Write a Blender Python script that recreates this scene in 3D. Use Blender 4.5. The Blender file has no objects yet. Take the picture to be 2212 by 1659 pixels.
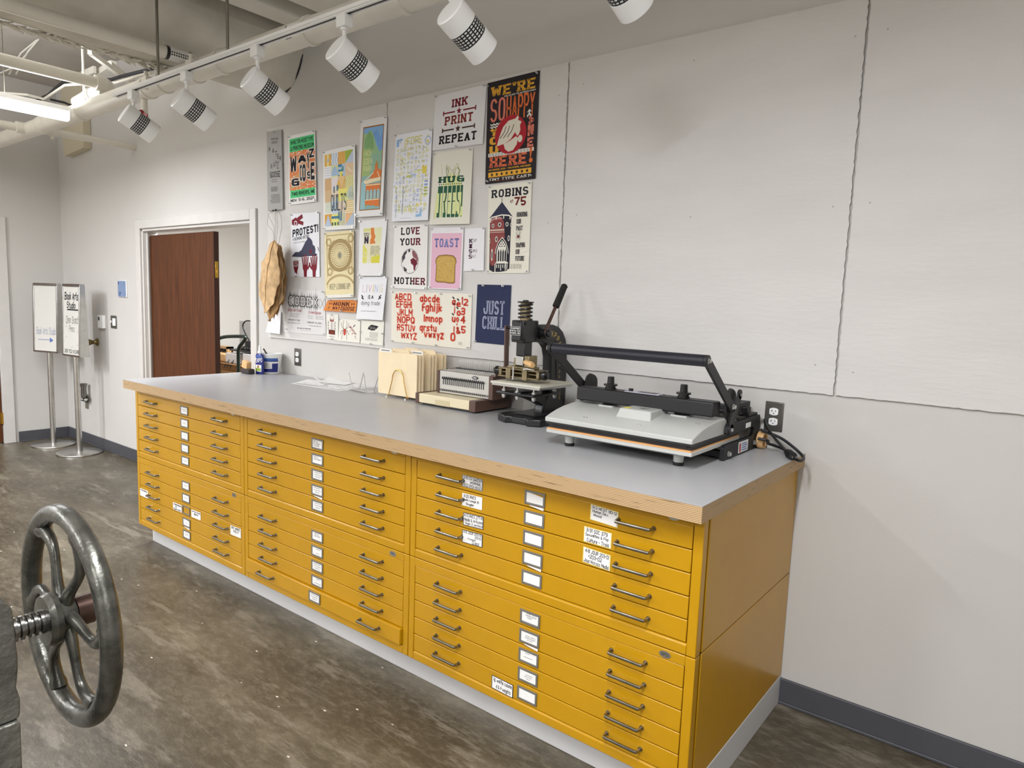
import bpy, math, random
from mathutils import Vector, Matrix
rnd = random.Random(7)
C = bpy.context.scene.collection
PI = math.pi

# ------------------------------------------------------------------ camera, world, light, exposure
W, H, F = 2212, 1659, 1493.3
CAM = Vector((4.2782, -2.7037, 1.5313))
YAW, PIT, ROL = -0.665857, 0.117722, 0.035181
fw = Vector((math.sin(YAW)*math.cos(PIT), math.cos(YAW)*math.cos(PIT), -math.sin(PIT)))
_r = Vector((math.cos(YAW), -math.sin(YAW), 0)); _u = _r.cross(fw)
rt = math.cos(ROL)*_r + math.sin(ROL)*_u
up = -math.sin(ROL)*_r + math.cos(ROL)*_u
cd = bpy.data.cameras.new('camera'); cam = bpy.data.objects.new('camera', cd); C.objects.link(cam)
cd.sensor_width = 36; cd.lens = F/W*36; cd.clip_start = .05
M = Matrix((rt, up, -fw)).transposed().to_4x4(); M.translation = CAM
cam.matrix_world = M
sc = bpy.context.scene; sc.camera = cam
sc.view_settings.view_transform = 'Standard'; sc.view_settings.look = 'None'
sc.view_settings.gamma = 1; sc.view_settings.use_curve_mapping = False
sc.view_settings.exposure = 1.08
wd = bpy.data.worlds.new('world'); sc.world = wd; wd.use_nodes = True
wd.node_tree.nodes['Background'].inputs[0].default_value = (1, .98, .95, 1)
wd.node_tree.nodes['Background'].inputs[1].default_value = .12

def area(name, loc, sx, sy, power, rot=(0, 0, 0), col=(.95, .975, 1.03), spread=180):
    l = bpy.data.lights.new(name, 'AREA'); l.shape = 'RECTANGLE'; l.size = sx; l.size_y = sy
    l.energy = power; l.color = col; l.spread = math.radians(spread)
    o = bpy.data.objects.new(name, l); o.location = loc; o.rotation_euler = rot; C.objects.link(o)
    return o
# the tubes of the fluorescent fixtures: (x, y of the fixture's near-wall end, length, power)
FIX = [(-1.0, -.83, 1.25, 20), (-2.4, -2.5, 1.25, 44), (-1.0, -3.9, 1.25, 58), (3.7, -1.9, 1.25, 30), (5.7, -2.4, 1.25, 12), (3.7, -4.4, 1.25, 26), (1.4, -4.2, 1.25, 32)]
for i, (x, y, L, p) in enumerate(FIX):
    area('fixture_light', (x, y-L/2, 2.604), .1, L-.06, p)
    area('added_uplight', (x, y-L/2, 2.712), .08, L-.06, p*.6, rot=(PI, 0, 0))  # added upward lamp to brighten the ceiling and upper wall
area('back_room_light', (-1.2, 1.3, 2.63), .3, 1.3, 75)

# ------------------------------------------------------------------ pixel -> plane helpers (measuring only)
def ray(x, y): return fw + (x-W/2)/F*rt - (y-H/2)/F*up
def _at(x, y, ax, v):
    d = ray(x, y); return CAM + d*((v-CAM[ax])/d[ax])
def atx(x, y, v): return _at(x, y, 0, v)
def aty(x, y, v=0.0): return _at(x, y, 1, v)
def atz(x, y, v=0.0): return _at(x, y, 2, v)

# ------------------------------------------------------------------ materials
def lin(c):
    if isinstance(c, str):
        c = c.lstrip('#'); c = [int(c[i:i+2], 16)/255 for i in (0, 2, 4)]
        c = [x/12.92 if x <= .04045 else ((x+.055)/1.055)**2.4 for x in c]
    return (*c[:3], 1)
def mat(name, col, rough=.5, metal=0, var=0, vscale=8, bump=0, bscale=40, coat=0, spec=.5, emit=None, es=0, trans=0, alpha=1, stretch=None, rvar=0):
    m = bpy.data.materials.new(name); m.use_nodes = True
    nt = m.node_tree; b = nt.nodes['Principled BSDF']; I = b.inputs
    c = lin(col); I['Base Color'].default_value = c; I['Roughness'].default_value = rough; I['Metallic'].default_value = metal
    I['Coat Weight'].default_value = coat; I['Coat Roughness'].default_value = .08; I['Specular IOR Level'].default_value = spec
    if trans: I['Transmission Weight'].default_value = trans
    if emit: I['Emission Color'].default_value = lin(emit); I['Emission Strength'].default_value = es
    if var or bump or rvar:
        tc = nt.nodes.new('ShaderNodeTexCoord'); mp = nt.nodes.new('ShaderNodeMapping')
        nt.links.new(tc.outputs['Object'], mp.inputs[0])
        if stretch: mp.inputs['Scale'].default_value = stretch
    if var or rvar:
        n = nt.nodes.new('ShaderNodeTexNoise'); n.inputs['Scale'].default_value = vscale; n.inputs['Detail'].default_value = 6
        nt.links.new(mp.outputs[0], n.inputs[0])
    if var:
        r = nt.nodes.new('ShaderNodeValToRGB'); e = r.color_ramp.elements
        e[0].position = .3; e[1].position = .7
        e[0].color = (*[x*(1-var) for x in c[:3]], 1); e[1].color = (*[min(1, x*(1+var)) for x in c[:3]], 1)
        nt.links.new(n.outputs[0], r.inputs[0]); nt.links.new(r.outputs[0], I['Base Color'])
    if rvar:
        mr = nt.nodes.new('ShaderNodeMapRange'); mr.inputs[3].default_value = max(0, rough-rvar); mr.inputs[4].default_value = rough+rvar
        nt.links.new(n.outputs[0], mr.inputs[0]); nt.links.new(mr.outputs[0], I['Roughness'])
    if bump:
        n2 = nt.nodes.new('ShaderNodeTexNoise'); n2.inputs['Scale'].default_value = bscale; n2.inputs['Detail'].default_value = 4
        nt.links.new(mp.outputs[0], n2.inputs[0])
        bp = nt.nodes.new('ShaderNodeBump'); bp.inputs['Strength'].default_value = bump; bp.inputs['Distance'].default_value = .004
        nt.links.new(n2.outputs[0], bp.inputs['Height']); nt.links.new(bp.outputs[0], I['Normal'])
    return m
_ink = {}
def ink(h):
    if h not in _ink: _ink[h] = mat('ink_'+h.lstrip('#'), h, .75, spec=.25)
    return _ink[h]

def floor_mat():
    m = bpy.data.materials.new('worn_concrete'); m.use_nodes = True; nt = m.node_tree; N = nt.nodes; L = nt.links
    b = N['Principled BSDF']; tc = N.new('ShaderNodeTexCoord'); mp = N.new('ShaderNodeMapping')
    L.new(tc.outputs['Object'], mp.inputs[0]); mp.inputs['Rotation'].default_value = (0, 0, .5); mp.inputs['Scale'].default_value = (1, 2.1, 1)
    def noise(s, d=8, ro=.62, src=mp):
        n = N.new('ShaderNodeTexNoise'); n.inputs['Scale'].default_value = s; n.inputs['Detail'].default_value = d; n.inputs['Roughness'].default_value = ro
        L.new(src.outputs['Object'] if src is tc else src.outputs[0], n.inputs[0]); return n
    def ramp(n, st):
        r = N.new('ShaderNodeValToRGB'); e = r.color_ramp.elements
        e[0].position, e[0].color = st[0][0], lin(st[0][1]); e[1].position, e[1].color = st[-1][0], lin(st[-1][1])
        for p, c in st[1:-1]: x = e.new(p); x.color = lin(c)
        L.new(n.outputs[0], r.inputs[0]); return r
    def mix(f, a, bb, t='MIX'):
        x = N.new('ShaderNodeMix'); x.data_type = 'RGBA'; x.blend_type = t
        if isinstance(f, float): x.inputs[0].default_value = f
        else: L.new(f, x.inputs[0])
        L.new(a, x.inputs[6]); L.new(bb, x.inputs[7]); return x.outputs[2]
    a = ramp(noise(1.1, 10, .68), [(.3, '#2E281C'), (.46, '#483F30'), (.56, '#5E5646'), (.68, '#857C69')])
    f = ramp(noise(16, 12, .8), [(.34, '#2A251B'), (.5, '#544D3E'), (.66, '#9F9784')])
    c = mix(.3, a.outputs[0], f.outputs[0])
    # pale scraped streaks
    mp2 = N.new('ShaderNodeMapping'); L.new(tc.outputs['Object'], mp2.inputs[0]); mp2.inputs['Rotation'].default_value = (0, 0, -.55); mp2.inputs['Scale'].default_value = (1.2, 6, 1)
    s = ramp(noise(1.6, 9, .7, mp2), [(.55, '#000000'), (.62, '#A8A8A8')])
    col = N.new('ShaderNodeRGB'); col.outputs[0].default_value = lin('#958D7E')
    c = mix(s.outputs[0], c, col.outputs[0])
    mp3 = N.new('ShaderNodeMapping'); L.new(tc.outputs['Object'], mp3.inputs[0]); mp3.inputs['Rotation'].default_value = (0, 0, .35); mp3.inputs['Scale'].default_value = (2.2, 26, 1)
    s3 = ramp(noise(1.9, 10, .72, mp3), [(.55, '#000000'), (.74, '#9A9A9A')])
    c = mix(s3.outputs[0], c, col.outputs[0])
    mp4 = N.new('ShaderNodeMapping'); L.new(tc.outputs['Object'], mp4.inputs[0]); mp4.inputs['Rotation'].default_value = (0, 0, -.9); mp4.inputs['Scale'].default_value = (3, 18, 1)
    s4 = ramp(noise(1.5, 10, .7, mp4), [(.3, '#8A8A8A'), (.45, '#000000')]); dk = N.new('ShaderNodeRGB'); dk.outputs[0].default_value = lin('#2C2519')
    c = mix(s4.outputs[0], c, dk.outputs[0])
    # paint flecks
    v = N.new('ShaderNodeTexVoronoi'); v.inputs['Scale'].default_value = 7; L.new(mp.outputs[0], v.inputs[0]); v.inputs['Randomness'].default_value = 1
    fl = ramp(v, [(.04, '#FFFFFF'), (.06, '#000000')])
    gate = ramp(noise(3.1, 2), [(.47, '#000000'), (.51, '#FFFFFF')])
    fk = mix(1.0, fl.outputs[0], gate.outputs[0], 'MULTIPLY')
    white = N.new('ShaderNodeRGB'); white.outputs[0].default_value = lin('#D8D2C4')
    c = mix(fk, c, white.outputs[0])
    L.new(c, b.inputs['Base Color'])
    rg = N.new('ShaderNodeMapRange'); rg.inputs[3].default_value = .16; rg.inputs[4].default_value = .46; L.new(noise(4).outputs[0], rg.inputs[0]); L.new(rg.outputs[0], b.inputs['Roughness'])
    bp = N.new('ShaderNodeBump'); bp.inputs['Strength'].default_value = .22; bp.inputs['Distance'].default_value = .01; L.new(noise(14, 8, .7).outputs[0], bp.inputs['Height']); L.new(bp.outputs[0], b.inputs['Normal'])
    return m
def ply_mat():
    m = bpy.data.materials.new('plywood_edge'); m.use_nodes = True; nt = m.node_tree; N = nt.nodes; L = nt.links
    b = N['Principled BSDF']; b.inputs['Roughness'].default_value = .6
    tc = N.new('ShaderNodeTexCoord'); sp = N.new('ShaderNodeSeparateXYZ'); L.new(tc.outputs['Object'], sp.inputs[0])
    mu = N.new('ShaderNodeMath'); mu.operation = 'MULTIPLY'; mu.inputs[1].default_value = 210; L.new(sp.outputs[2], mu.inputs[0])
    mp = N.new('ShaderNodeMapping'); L.new(tc.outputs['Object'], mp.inputs[0]); mp.inputs['Scale'].default_value = (1.2, 1.2, 1.2)
    n = N.new('ShaderNodeTexNoise'); n.inputs['Scale'].default_value = 2.2; n.inputs['Detail'].default_value = 4; L.new(mp.outputs[0], n.inputs[0])
    ad = N.new('ShaderNodeMath'); ad.operation = 'MULTIPLY_ADD'; ad.inputs[1].default_value = 1.6; L.new(n.outputs[0], ad.inputs[0]); L.new(mu.outputs[0], ad.inputs[2])
    fr = N.new('ShaderNodeMath'); fr.operation = 'FRACT'; L.new(ad.outputs[0], fr.inputs[0])
    r = N.new('ShaderNodeValToRGB'); e = r.color_ramp.elements; r.color_ramp.interpolation = 'LINEAR'
    e[0].position = 0; e[0].color = lin('#8F6F4C'); e[1].position = 1; e[1].color = lin('#A98A63')
    for p, c in ((.12, '#8E6E49'), (.2, '#C7A97C'), (.5, '#CDB289'), (.62, '#B8986C'), (.7, '#7C5C3D'), (.8, '#A3835A')): x = e.new(p); x.color = lin(c)
    L.new(fr.outputs[0], r.inputs[0])
    mp2 = N.new('ShaderNodeMapping'); L.new(tc.outputs['Object'], mp2.inputs[0]); mp2.inputs['Scale'].default_value = (9, 9, 300)
    n2 = N.new('ShaderNodeTexNoise'); n2.inputs['Scale'].default_value = 1; L.new(mp2.outputs[0], n2.inputs[0])
    r2 = N.new('ShaderNodeValToRGB'); r2.color_ramp.elements[0].position = .26; r2.color_ramp.elements[0].color = lin('#4A3420'); r2.color_ramp.elements[1].position = .36; r2.color_ramp.elements[1].color = (1, 1, 1, 1); L.new(n2.outputs[0], r2.inputs[0])
    x = N.new('ShaderNodeMix'); x.data_type = 'RGBA'; x.blend_type = 'MULTIPLY'; x.inputs[0].default_value = .8; L.new(r.outputs[0], x.inputs[6]); L.new(r2.outputs[0], x.inputs[7])
    L.new(x.outputs[2], b.inputs['Base Color']); return m

MT = dict(
    wall=mat('wall_paint', '#C8C5C0', .7, var=.03, vscale=1.2, bump=.08, bscale=90, spec=.3),
    wallroom=mat('back_room_paint', '#DEDBD3', .75, bump=.06, bscale=80),
    board=mat('painted_pinboard', '#D3D0CC', .8, var=.035, vscale=3, bump=.35, bscale=28, spec=.25, stretch=(.6, 1, 2.2)),
    ceil=mat('painted_ceiling', '#B3ADA4', .85, var=.12, vscale=2, bump=.3, bscale=20),
    pipe=mat('pipe_paint', '#DEDACE', .4, var=.05, vscale=6),
    duct=mat('duct_wrap', '#D2CDC0', .6, var=.12, vscale=5, bump=.6, bscale=9),
    white=mat('white_paint', '#E6E5E3', .4), trimw=mat('trim_paint', '#CFCCC7', .4, var=.03),
    whitem=mat('white_enamel', '#F0F0EE', .35), floor=floor_mat(), ply=ply_mat(),
    base=mat('baseboard_vinyl', '#4A4B50', .45, var=.06), lam=mat('grey_laminate', '#AFAFB0', .32, var=.03, vscale=5, spec=.5),
    yel=mat('yellow_enamel', '#BC8B0A', .3, var=.03, vscale=9, coat=.12, spec=.4, bump=.04, bscale=160),
    dark=mat('drawer_recess', '#1E1206', .9), dimple=mat('filled_hole', '#A9A6A2', .9), steel=mat('nickel_steel', '#8F8B80', .28, 1, var=.1, vscale=30),  # the dark entry is painted shade for the cabinet gaps
    holder=mat('holder_steel', '#8A8780', .42, .6), card=mat('card_paper', '#ECEAE6', .7),
    black=mat('black_enamel', '#131315', .33, spec=.6), blackm=mat('black_matte', '#1B1A1C', .5), rubber=mat('black_rubber', '#0D0D0D', .7),
    hgrey=mat('press_grey_enamel', '#B9BAB5', .35, var=.02), alu=mat('brushed_aluminium', '#C3C2BE', .3, 1, var=.08, vscale=20),
    orange=mat('silicone_pad', '#E0A468', .6), brown=mat('brown_plastic', '#5B4338', .42), beige=mat('cream_plastic', '#E3D6B4', .45),
    silver=mat('silver_panel', '#C9C6BE', .4, .35), brass=mat('aged_brass', '#8A7A52', .42, .9, var=.2, vscale=40), brassb=mat('polished_brass', '#D2A84C', .25, 1),
    manila=mat('manila_paper', '#EFDDB9', .75, var=.04, vscale=12), wood=mat('door_veneer', '#532E16', .55, spec=.25, var=.28, vscale=14, stretch=(3, 3, .25)),
    woodd=mat('door_edge_wood', '#3F2010', .55, var=.2, vscale=10, stretch=(4, 4, .3)), lwood=mat('light_wood', '#D9AE77', .5, var=.1, vscale=20, stretch=(1, 1, 6)),
    castm=mat('worn_cast_iron', '#595851', .3, .7, var=.4, vscale=30, bump=.3, bscale=70, rvar=.14), castp=mat('press_casting', '#68675F', .36, .55, var=.35, vscale=12, bump=.8, bscale=60, rvar=.1),
    screw=mat('screw_steel', '#8B8985', .25, 1), copper=mat('brown_steel', '#5E4A42', .35, .8, var=.3, vscale=30),
    leaf=mat('dried_leaf', '#CDAB7E', .85, var=.3, vscale=18, bump=.9, bscale=30), leafd=mat('dried_leaf_brown', '#AB8557', .85, var=.3, vscale=18, bump=.9, bscale=30),
    string=mat('string', '#A5A29C', .8), glassy=mat('blue_plaque', '#7C90B3', .25), board2=mat('whiteboard', '#D5D3CC', .4), green=mat('green_enamel', '#16281D', .3, .2),
    cardb=mat('cardboard', '#9A6F42', .85, var=.08), bwood=mat('tray_wood', '#8B5E34', .6, var=.15), gold=mat('gold_paint', '#D7B66B', .4, .6), navy=mat('navy_plastic', '#1F2A78', .35),
    lens=mat('lit_lens', '#FFFFFF', .5, emit='#FFFFFF', es=2.2), red=mat('red_metal', '#8E2323', .5), knob=mat('black_plastic', '#161616', .3), cable=mat('cable_black', '#151518', .5), felt=mat('dark_felt', '#413A38', .95),
    patch=mat('cream_box_paint', '#C9BFA6', .6), zinc=mat('zinc_bolt', '#D0CFCB', .3, .9), plinth=mat('plinth_paint', '#C9C8C7', .45), bluelab=mat('blue_label', '#3E63A8', .4), grn=mat('label_green', '#8FA83A', .5))

# ------------------------------------------------------------------ mesh builder (everything is authored in world metres)
ORG = {}
class MB:
    def __init__(s): s.v = []; s.f = []; s.m = []
    def add(s, vs, fs, mi=0):
        o = len(s.v); s.v += [tuple(v) for v in vs]; s.f += [tuple(i+o for i in f) for f in fs]; s.m += [mi]*len(fs); return s
    def box(s, x0, y0, z0, x1, y1, z1, mi=0):
        v = [(x, y, z) for z in (z0, z1) for y in (y0, y1) for x in (x0, x1)]
        return s.add(v, [(0, 2, 3, 1), (4, 5, 7, 6), (0, 1, 5, 4), (2, 6, 7, 3), (0, 4, 6, 2), (1, 3, 7, 5)], mi)
    def obox(s, c, ax, ay, az, mi=0):
        c, ax, ay, az = map(Vector, (c, ax, ay, az))
        v = [c+ax*i+ay*j+az*k for k in (-1, 1) for j in (-1, 1) for i in (-1, 1)]
        return s.add(v, [(0, 2, 3, 1), (4, 5, 7, 6), (0, 1, 5, 4), (2, 6, 7, 3), (0, 4, 6, 2), (1, 3, 7, 5)], mi)
    def bar(s, p0, p1, w, t, side=(0, 0, 1), mi=0, ext=0):       # flat bar from p0 to p1: w along side, t across
        p0, p1 = Vector(p0), Vector(p1); d = (p1-p0).normalized(); sd = Vector(side); sd = (sd-d*sd.dot(d)).normalized(); n = d.cross(sd)
        p0 = p0-d*ext; p1 = p1+d*ext
        return s.obox((p0+p1)/2, (p1-p0)/2, sd*w/2, n*t/2, mi)
    def cyl(s, p0, p1, r0, r1=None, n=24, mi=0, caps=True):
        p0, p1 = Vector(p0), Vector(p1); r1 = r0 if r1 is None else r1; d = (p1-p0).normalized()
        a = d.orthogonal().normalized(); b = d.cross(a); v = []
        for p, r in ((p0, r0), (p1, r1)): v += [p+(a*math.cos(2*PI*i/n)+b*math.sin(2*PI*i/n))*r for i in range(n)]
        fs = [(i, (i+1) % n, n+(i+1) % n, n+i) for i in range(n)]
        if caps: fs += [tuple(range(n))[::-1], tuple(range(n, 2*n))]
        return s.add(v, fs, mi)
    def lathe(s, c, axis, prof, n=28, mi=0, caps=True):            # prof: (distance along axis, radius)
        c, d = Vector(c), Vector(axis).normalized(); a = d.orthogonal().normalized(); b = d.cross(a); v = []; fs = []
        for h, r in prof: v += [c+d*h+(a*math.cos(2*PI*i/n)+b*math.sin(2*PI*i/n))*max(r, 1e-5) for i in range(n)]
        for k in range(len(prof)-1): fs += [(k*n+i, k*n+(i+1) % n, (k+1)*n+(i+1) % n, (k+1)*n+i) for i in range(n)]
        if caps: fs += [tuple(range(n))[::-1], tuple(range((len(prof)-1)*n, len(prof)*n))]
        return s.add(v, fs, mi)
    def tube(s, pts, r, n=12, closed=False, mi=0, flat=1.0, up=None):
        P = [Vector(p) for p in pts]; N = len(P); R = r if isinstance(r, (list, tuple)) else [r]*N
        v = []; a = None
        for i in range(N):
            if closed: t = P[(i+1) % N]-P[i-1]
            else: t = P[min(i+1, N-1)]-P[max(i-1, 0)]
            t.normalize()
            if up is not None: a = Vector(up)
            a = t.orthogonal() if a is None else a
            a = (a-t*a.dot(t)).normalized(); b = t.cross(a)
            v += [P[i]+(a*math.cos(2*PI*k/n)*flat+b*math.sin(2*PI*k/n))*R[i] for k in range(n)]
        fs = []
        for i in range(N if closed else N-1):
            j = (i+1) % N; fs += [(i*n+k, i*n+(k+1) % n, j*n+(k+1) % n, j*n+k) for k in range(n)]
        if not closed: fs += [tuple(range(n))[::-1], tuple(range((N-1)*n, N*n))]
        return s.add(v, fs, mi)
    def prism(s, loop, vec, mi=0):
        L = [Vector(p) for p in loop]; n = len(L); vec = Vector(vec)
        return s.add(L+[p+vec for p in L], [tuple(range(n))[::-1], tuple(range(n, 2*n))]+[(i, (i+1) % n, n+(i+1) % n, n+i) for i in range(n)], mi)
    def grid(s, fn, nu, nv, mi=0):
        v = [fn(i/nu, j/nv) for j in range(nv+1) for i in range(nu+1)]; k = nu+1
        return s.add(v, [(j*k+i, j*k+i+1, (j+1)*k+i+1, (j+1)*k+i) for j in range(nv) for i in range(nu)], mi)
    def ball(s, c, r, n=16, mi=0, sc=(1, 1, 1)):
        c = Vector(c)
        prof = [(-math.cos(PI*i/8)*r, math.sin(PI*i/8)*r) for i in range(9)]
        o = len(s.v); s.lathe((0, 0, 0), (0, 0, 1), prof, n, mi, False)
        for i in range(o, len(s.v)): x = s.v[i]; s.v[i] = (c.x+x[0]*sc[0], c.y+x[1]*sc[1], c.z+x[2]*sc[2])
        return s
    def torus(s, c, axis, R, r, n=32, k=10, mi=0, a0=0, a1=2*PI):
        c, d = Vector(c), Vector(axis).normalized(); a = d.orthogonal().normalized(); b = d.cross(a)
        full = abs(a1-a0-2*PI) < 1e-6; m = n if full else n+1
        return s.tube([c+(a*math.cos(a0+(a1-a0)*i/n)+b*math.sin(a0+(a1-a0)*i/n))*R for i in range(m)], r, k, full, mi)
    def mesh(s, name, mats, org, smooth=35):
        me = bpy.data.meshes.new(name)
        me.from_pydata([(v[0]-org[0], v[1]-org[1], v[2]-org[2]) for v in s.v], [], s.f)
        for m in (mats if isinstance(mats, (list, tuple)) else [mats]): me.materials.append(MT[m] if isinstance(m, str) else m)
        me.polygons.foreach_set('material_index', s.m)
        me.update()
        if smooth:
            me.polygons.foreach_set('use_smooth', [True]*len(s.f)); me.set_sharp_from_angle(angle=math.radians(smooth))
        return me
    def build(s, name, mats, parent=None, loc=None, bevel=0, seg=2, smooth=35, sub=0):
        org = ORG[parent] if parent is not None else Vector(loc if loc is not None else (0, 0, 0))
        o = bpy.data.objects.new(name, s.mesh(name, mats, org, smooth)); C.objects.link(o)
        if parent is not None: o.parent = parent
        else: o.location = org
        ORG[o] = org
        if bevel:
            b = o.modifiers.new('bevel', 'BEVEL'); b.width = bevel; b.segments = seg; b.limit_method = 'ANGLE'; b.angle_limit = math.radians(40)
        if sub: o.modifiers.new('sub', 'SUBSURF').levels = sub; o.modifiers['sub'].render_levels = sub
        return o
def tag(o, label, cat, group=None):
    o['label'] = label; o['category'] = cat
    if group: o['group'] = group
    return o
def thing(name, label, cat, loc, group=None):
    o = bpy.data.objects.new(name, None); C.objects.link(o); o.location = loc; o.empty_display_size = .05
    ORG[o] = Vector(loc); return tag(o, label, cat, group)
def struct(o): o['kind'] = 'structure'; return o
def dup(root, off, label=None):
    def cp(o, par):
        c = o.copy(); C.objects.link(c)
        if par is not None: c.parent = par
        ORG[c] = ORG[o]+Vector(off)
        for k in [x for x in kids.get(o, [])]: cp(k, c)
        return c
    kids = {}
    for o in C.objects:
        if o.parent is not None: kids.setdefault(o.parent, []).append(o)
    r = cp(root, None); r.location = root.location+Vector(off)
    if label: r['label'] = label
    return r
# ------------------------------------------------------------------ room shell
XL, XR_, YB, CZ = -3.627, 6.4, -6.2, 3.45
OX0, OX1, OZ, WT = -1.885, -.195, 2.035, .13          # doorway in the poster wall
struct(MB().box(-4.2, YB-.2, -.1, XR_+.2, 3.1, 0).build('floor', 'floor'))
m = MB()
m.box(XL-.2, 0, 0, OX0, WT, CZ); m.box(OX1, 0, 0, XR_+.2, WT, CZ); m.box(OX0, 0, OZ, OX1, WT, CZ)
struct(m.build('wall_back', 'wall'))
DY0, DY1, DZ = -1.5, -.545, 2.09                        # door opening in the left wall
m = MB(); m.box(XL-.15, DY1, 0, XL, 0, CZ); m.box(XL-.15, YB, 0, XL, DY0, CZ); m.box(XL-.15, DY0, DZ, XL, DY1, CZ)
struct(m.build('wall_left', 'wall'))
struct(MB().box(XR_, YB, 0, XR_+.15, 0, CZ).build('wall_right', 'wall'))
struct(MB().box(XL-.15, YB-.15, 0, XR_+.15, YB, CZ).build('wall_front', 'wall'))
struct(MB().box(XL-.5, YB-.15, CZ, XR_+.15, 3.1, CZ+.15).build('ceiling', 'ceil'))
m = MB(); m.box(-4.2, 2.6, 0, 2.2, 2.75, CZ); m.box(-4.2, WT, 0, -4.05, 2.6, CZ); m.box(2.1, WT, 0, 2.2, 2.6, CZ)
struct(m.build('wall_back_room', 'wallroom'))
struct(MB().box(OX1+.09, -.012, 0, XR_, 0, .103).box(OX1+.09, -.018, 0, XR_, -.012, .012).build('baseboard_back_right', 'base', bevel=.004))
struct(MB().box(XL, -.012, 0, OX0-.1, 0, .103).box(XL, -.018, 0, OX0-.1, -.012, .012).build('baseboard_back_left', 'base', bevel=.004))
struct(MB().box(XL, DY1+.1, 0, XL+.012, -.012, .103).box(XL+.012, DY1+.1, 0, XL+.018, -.012, .012).build('baseboard_left', 'base', bevel=.004))

# doorway casing with stepped jamb, and its pocket door
m = MB()
def frame(y0, y1, w, gap):
    m.box(OX0-w, y0, 0, OX0+gap, y1, OZ+w); m.box(OX1-gap, y0, 0, OX1+w, y1, OZ+w); m.box(OX0+gap, y0, OZ-gap, OX1-gap, y1, OZ+w)
frame(-.016, 0, .075, .0)
m.box(OX0, .001, 0, OX0+.022, WT-.002, OZ); m.box(OX1-.022, .001, 0, OX1, WT-.002, OZ); m.box(OX0, .001, OZ-.022, OX1, WT-.002, OZ)
m.box(OX0+.022, .03, 0, OX0+.04, .045, OZ-.022)
struct(m.build('trim_1', 'trimw', bevel=.004))
d1 = thing('pocket_door', 'brown wooden pocket door half drawn across the doorway behind the counter', 'door', (-1.3, .075, 0))
DE = -.815
MB().box(OX0+.03, .058, .01, DE, .098, OZ-.05).build('door_leaf', ['wood'], d1, bevel=.002)
MB().box(DE, .0575, .01, DE+.004, .0985, OZ-.05).build('edge_strip', 'woodd', d1)
a = aty(446, 565, .078).z; b = aty(446, 600, .078).z
MB().box(DE+.003, .066, b, DE+.0065, .09, a).cyl((DE+.006, .078, a-.035), (DE+.008, .078, a-.035), .007).box(DE+.006, .073, b+.03, DE+.011, .083, a-.065).build('edge_pull', 'brassb', d1, bevel=.001)
a = aty(441, 745, .078).z; b = aty(441, 772, .078).z
MB().box(DE+.003, .067, b, DE+.006, .089, a).box(DE+.005, .074, b+.03, DE+.009, .082, b+.06).build('latch_plate', 'woodd', d1)
struct(d1); 
# door in the left wall with casing and hinges
m = MB()
m.box(XL-.1, DY1-.02, 0, XL+.016, DY1+.075, DZ+.075); m.box(XL-.1, DY0-.075, 0, XL+.016, DY0+.02, DZ+.075); m.box(XL-.1, DY0+.02, DZ-.02, XL+.016, DY1-.02, DZ+.075)
struct(m.build('trim_2', 'trimw', bevel=.004))
d2 = thing('side_door', 'dark brown door with brass hinges in the left wall, at the photo edge', 'door', (XL-.03, -1.07, 0))
struct(d2)
MB().box(XL-.06, DY0+.022, .01, XL-.016, DY1-.022, DZ-.024).build('door_leaf', 'wood', d2, bevel=.002)
for z in (.25, 1.02, 1.83): MB().box(XL-.02, DY1-.045, z-.055, XL+.004, DY1-.016, z+.055).cyl((XL+.006, DY1-.024, z-.055), (XL+.006, DY1-.024, z+.055), .008).build('hinge', 'brassb', d2)

# painted pinboards on the long wall
SX = [.026, 1.207, 1.214, 2.424, 2.432, 3.653, 3.661, 4.88]; BZ0, BZ1, BT = 1.236, 2.613, .013
BLAB = ['pale grey pinboard nearest the doorway, crowded with prints', 'pale grey pinboard carrying the black poster and the red alphabet print', 'bare pale grey pinboard above the heat press', 'bare pale grey pinboard at the right edge of the photo']
for i in range(4):
    x0, x1 = SX[2*i], SX[2*i+1]; lp = []
    def edge(p, q, n, nx, nz, j=.0014):
        for k in range(n):
            t = k/n; e = rnd.uniform(-j, j) if k else 0
            lp.append((p[0]+(q[0]-p[0])*t+nx*e, -BT, p[1]+(q[1]-p[1])*t+nz*e))
    edge((x0, BZ0), (x1, BZ0), 90, 0, 1); edge((x1, BZ0), (x1, BZ1), 110, 1, 0, .0022); edge((x1, BZ1), (x0, BZ1), 60, 0, 1, .001); edge((x0, BZ1), (x0, BZ0), 110, 1, 0, .0022)
    b = MB().prism(lp, (0, BT-.001, 0)).build('pinboard', 'board', loc=((x0+x1)/2, -BT, BZ0), smooth=0)
    tag(b, BLAB[i], 'pinboard', 'pinboards on the long wall')
    s = MB()
    for k in range(9):
        px, pz = x0+.06+(x1-x0-.12)*(k % 3)/2+rnd.uniform(-.03, .03), BZ0+.09+(BZ1-BZ0-.2)*(k//3)/2+rnd.uniform(-.03, .03)
        s.cyl((px, -BT-.0006, pz), (px, -BT+.0, pz), .0032, n=10)
    s.build('filled_screw_holes', 'dimple', b)

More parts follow.
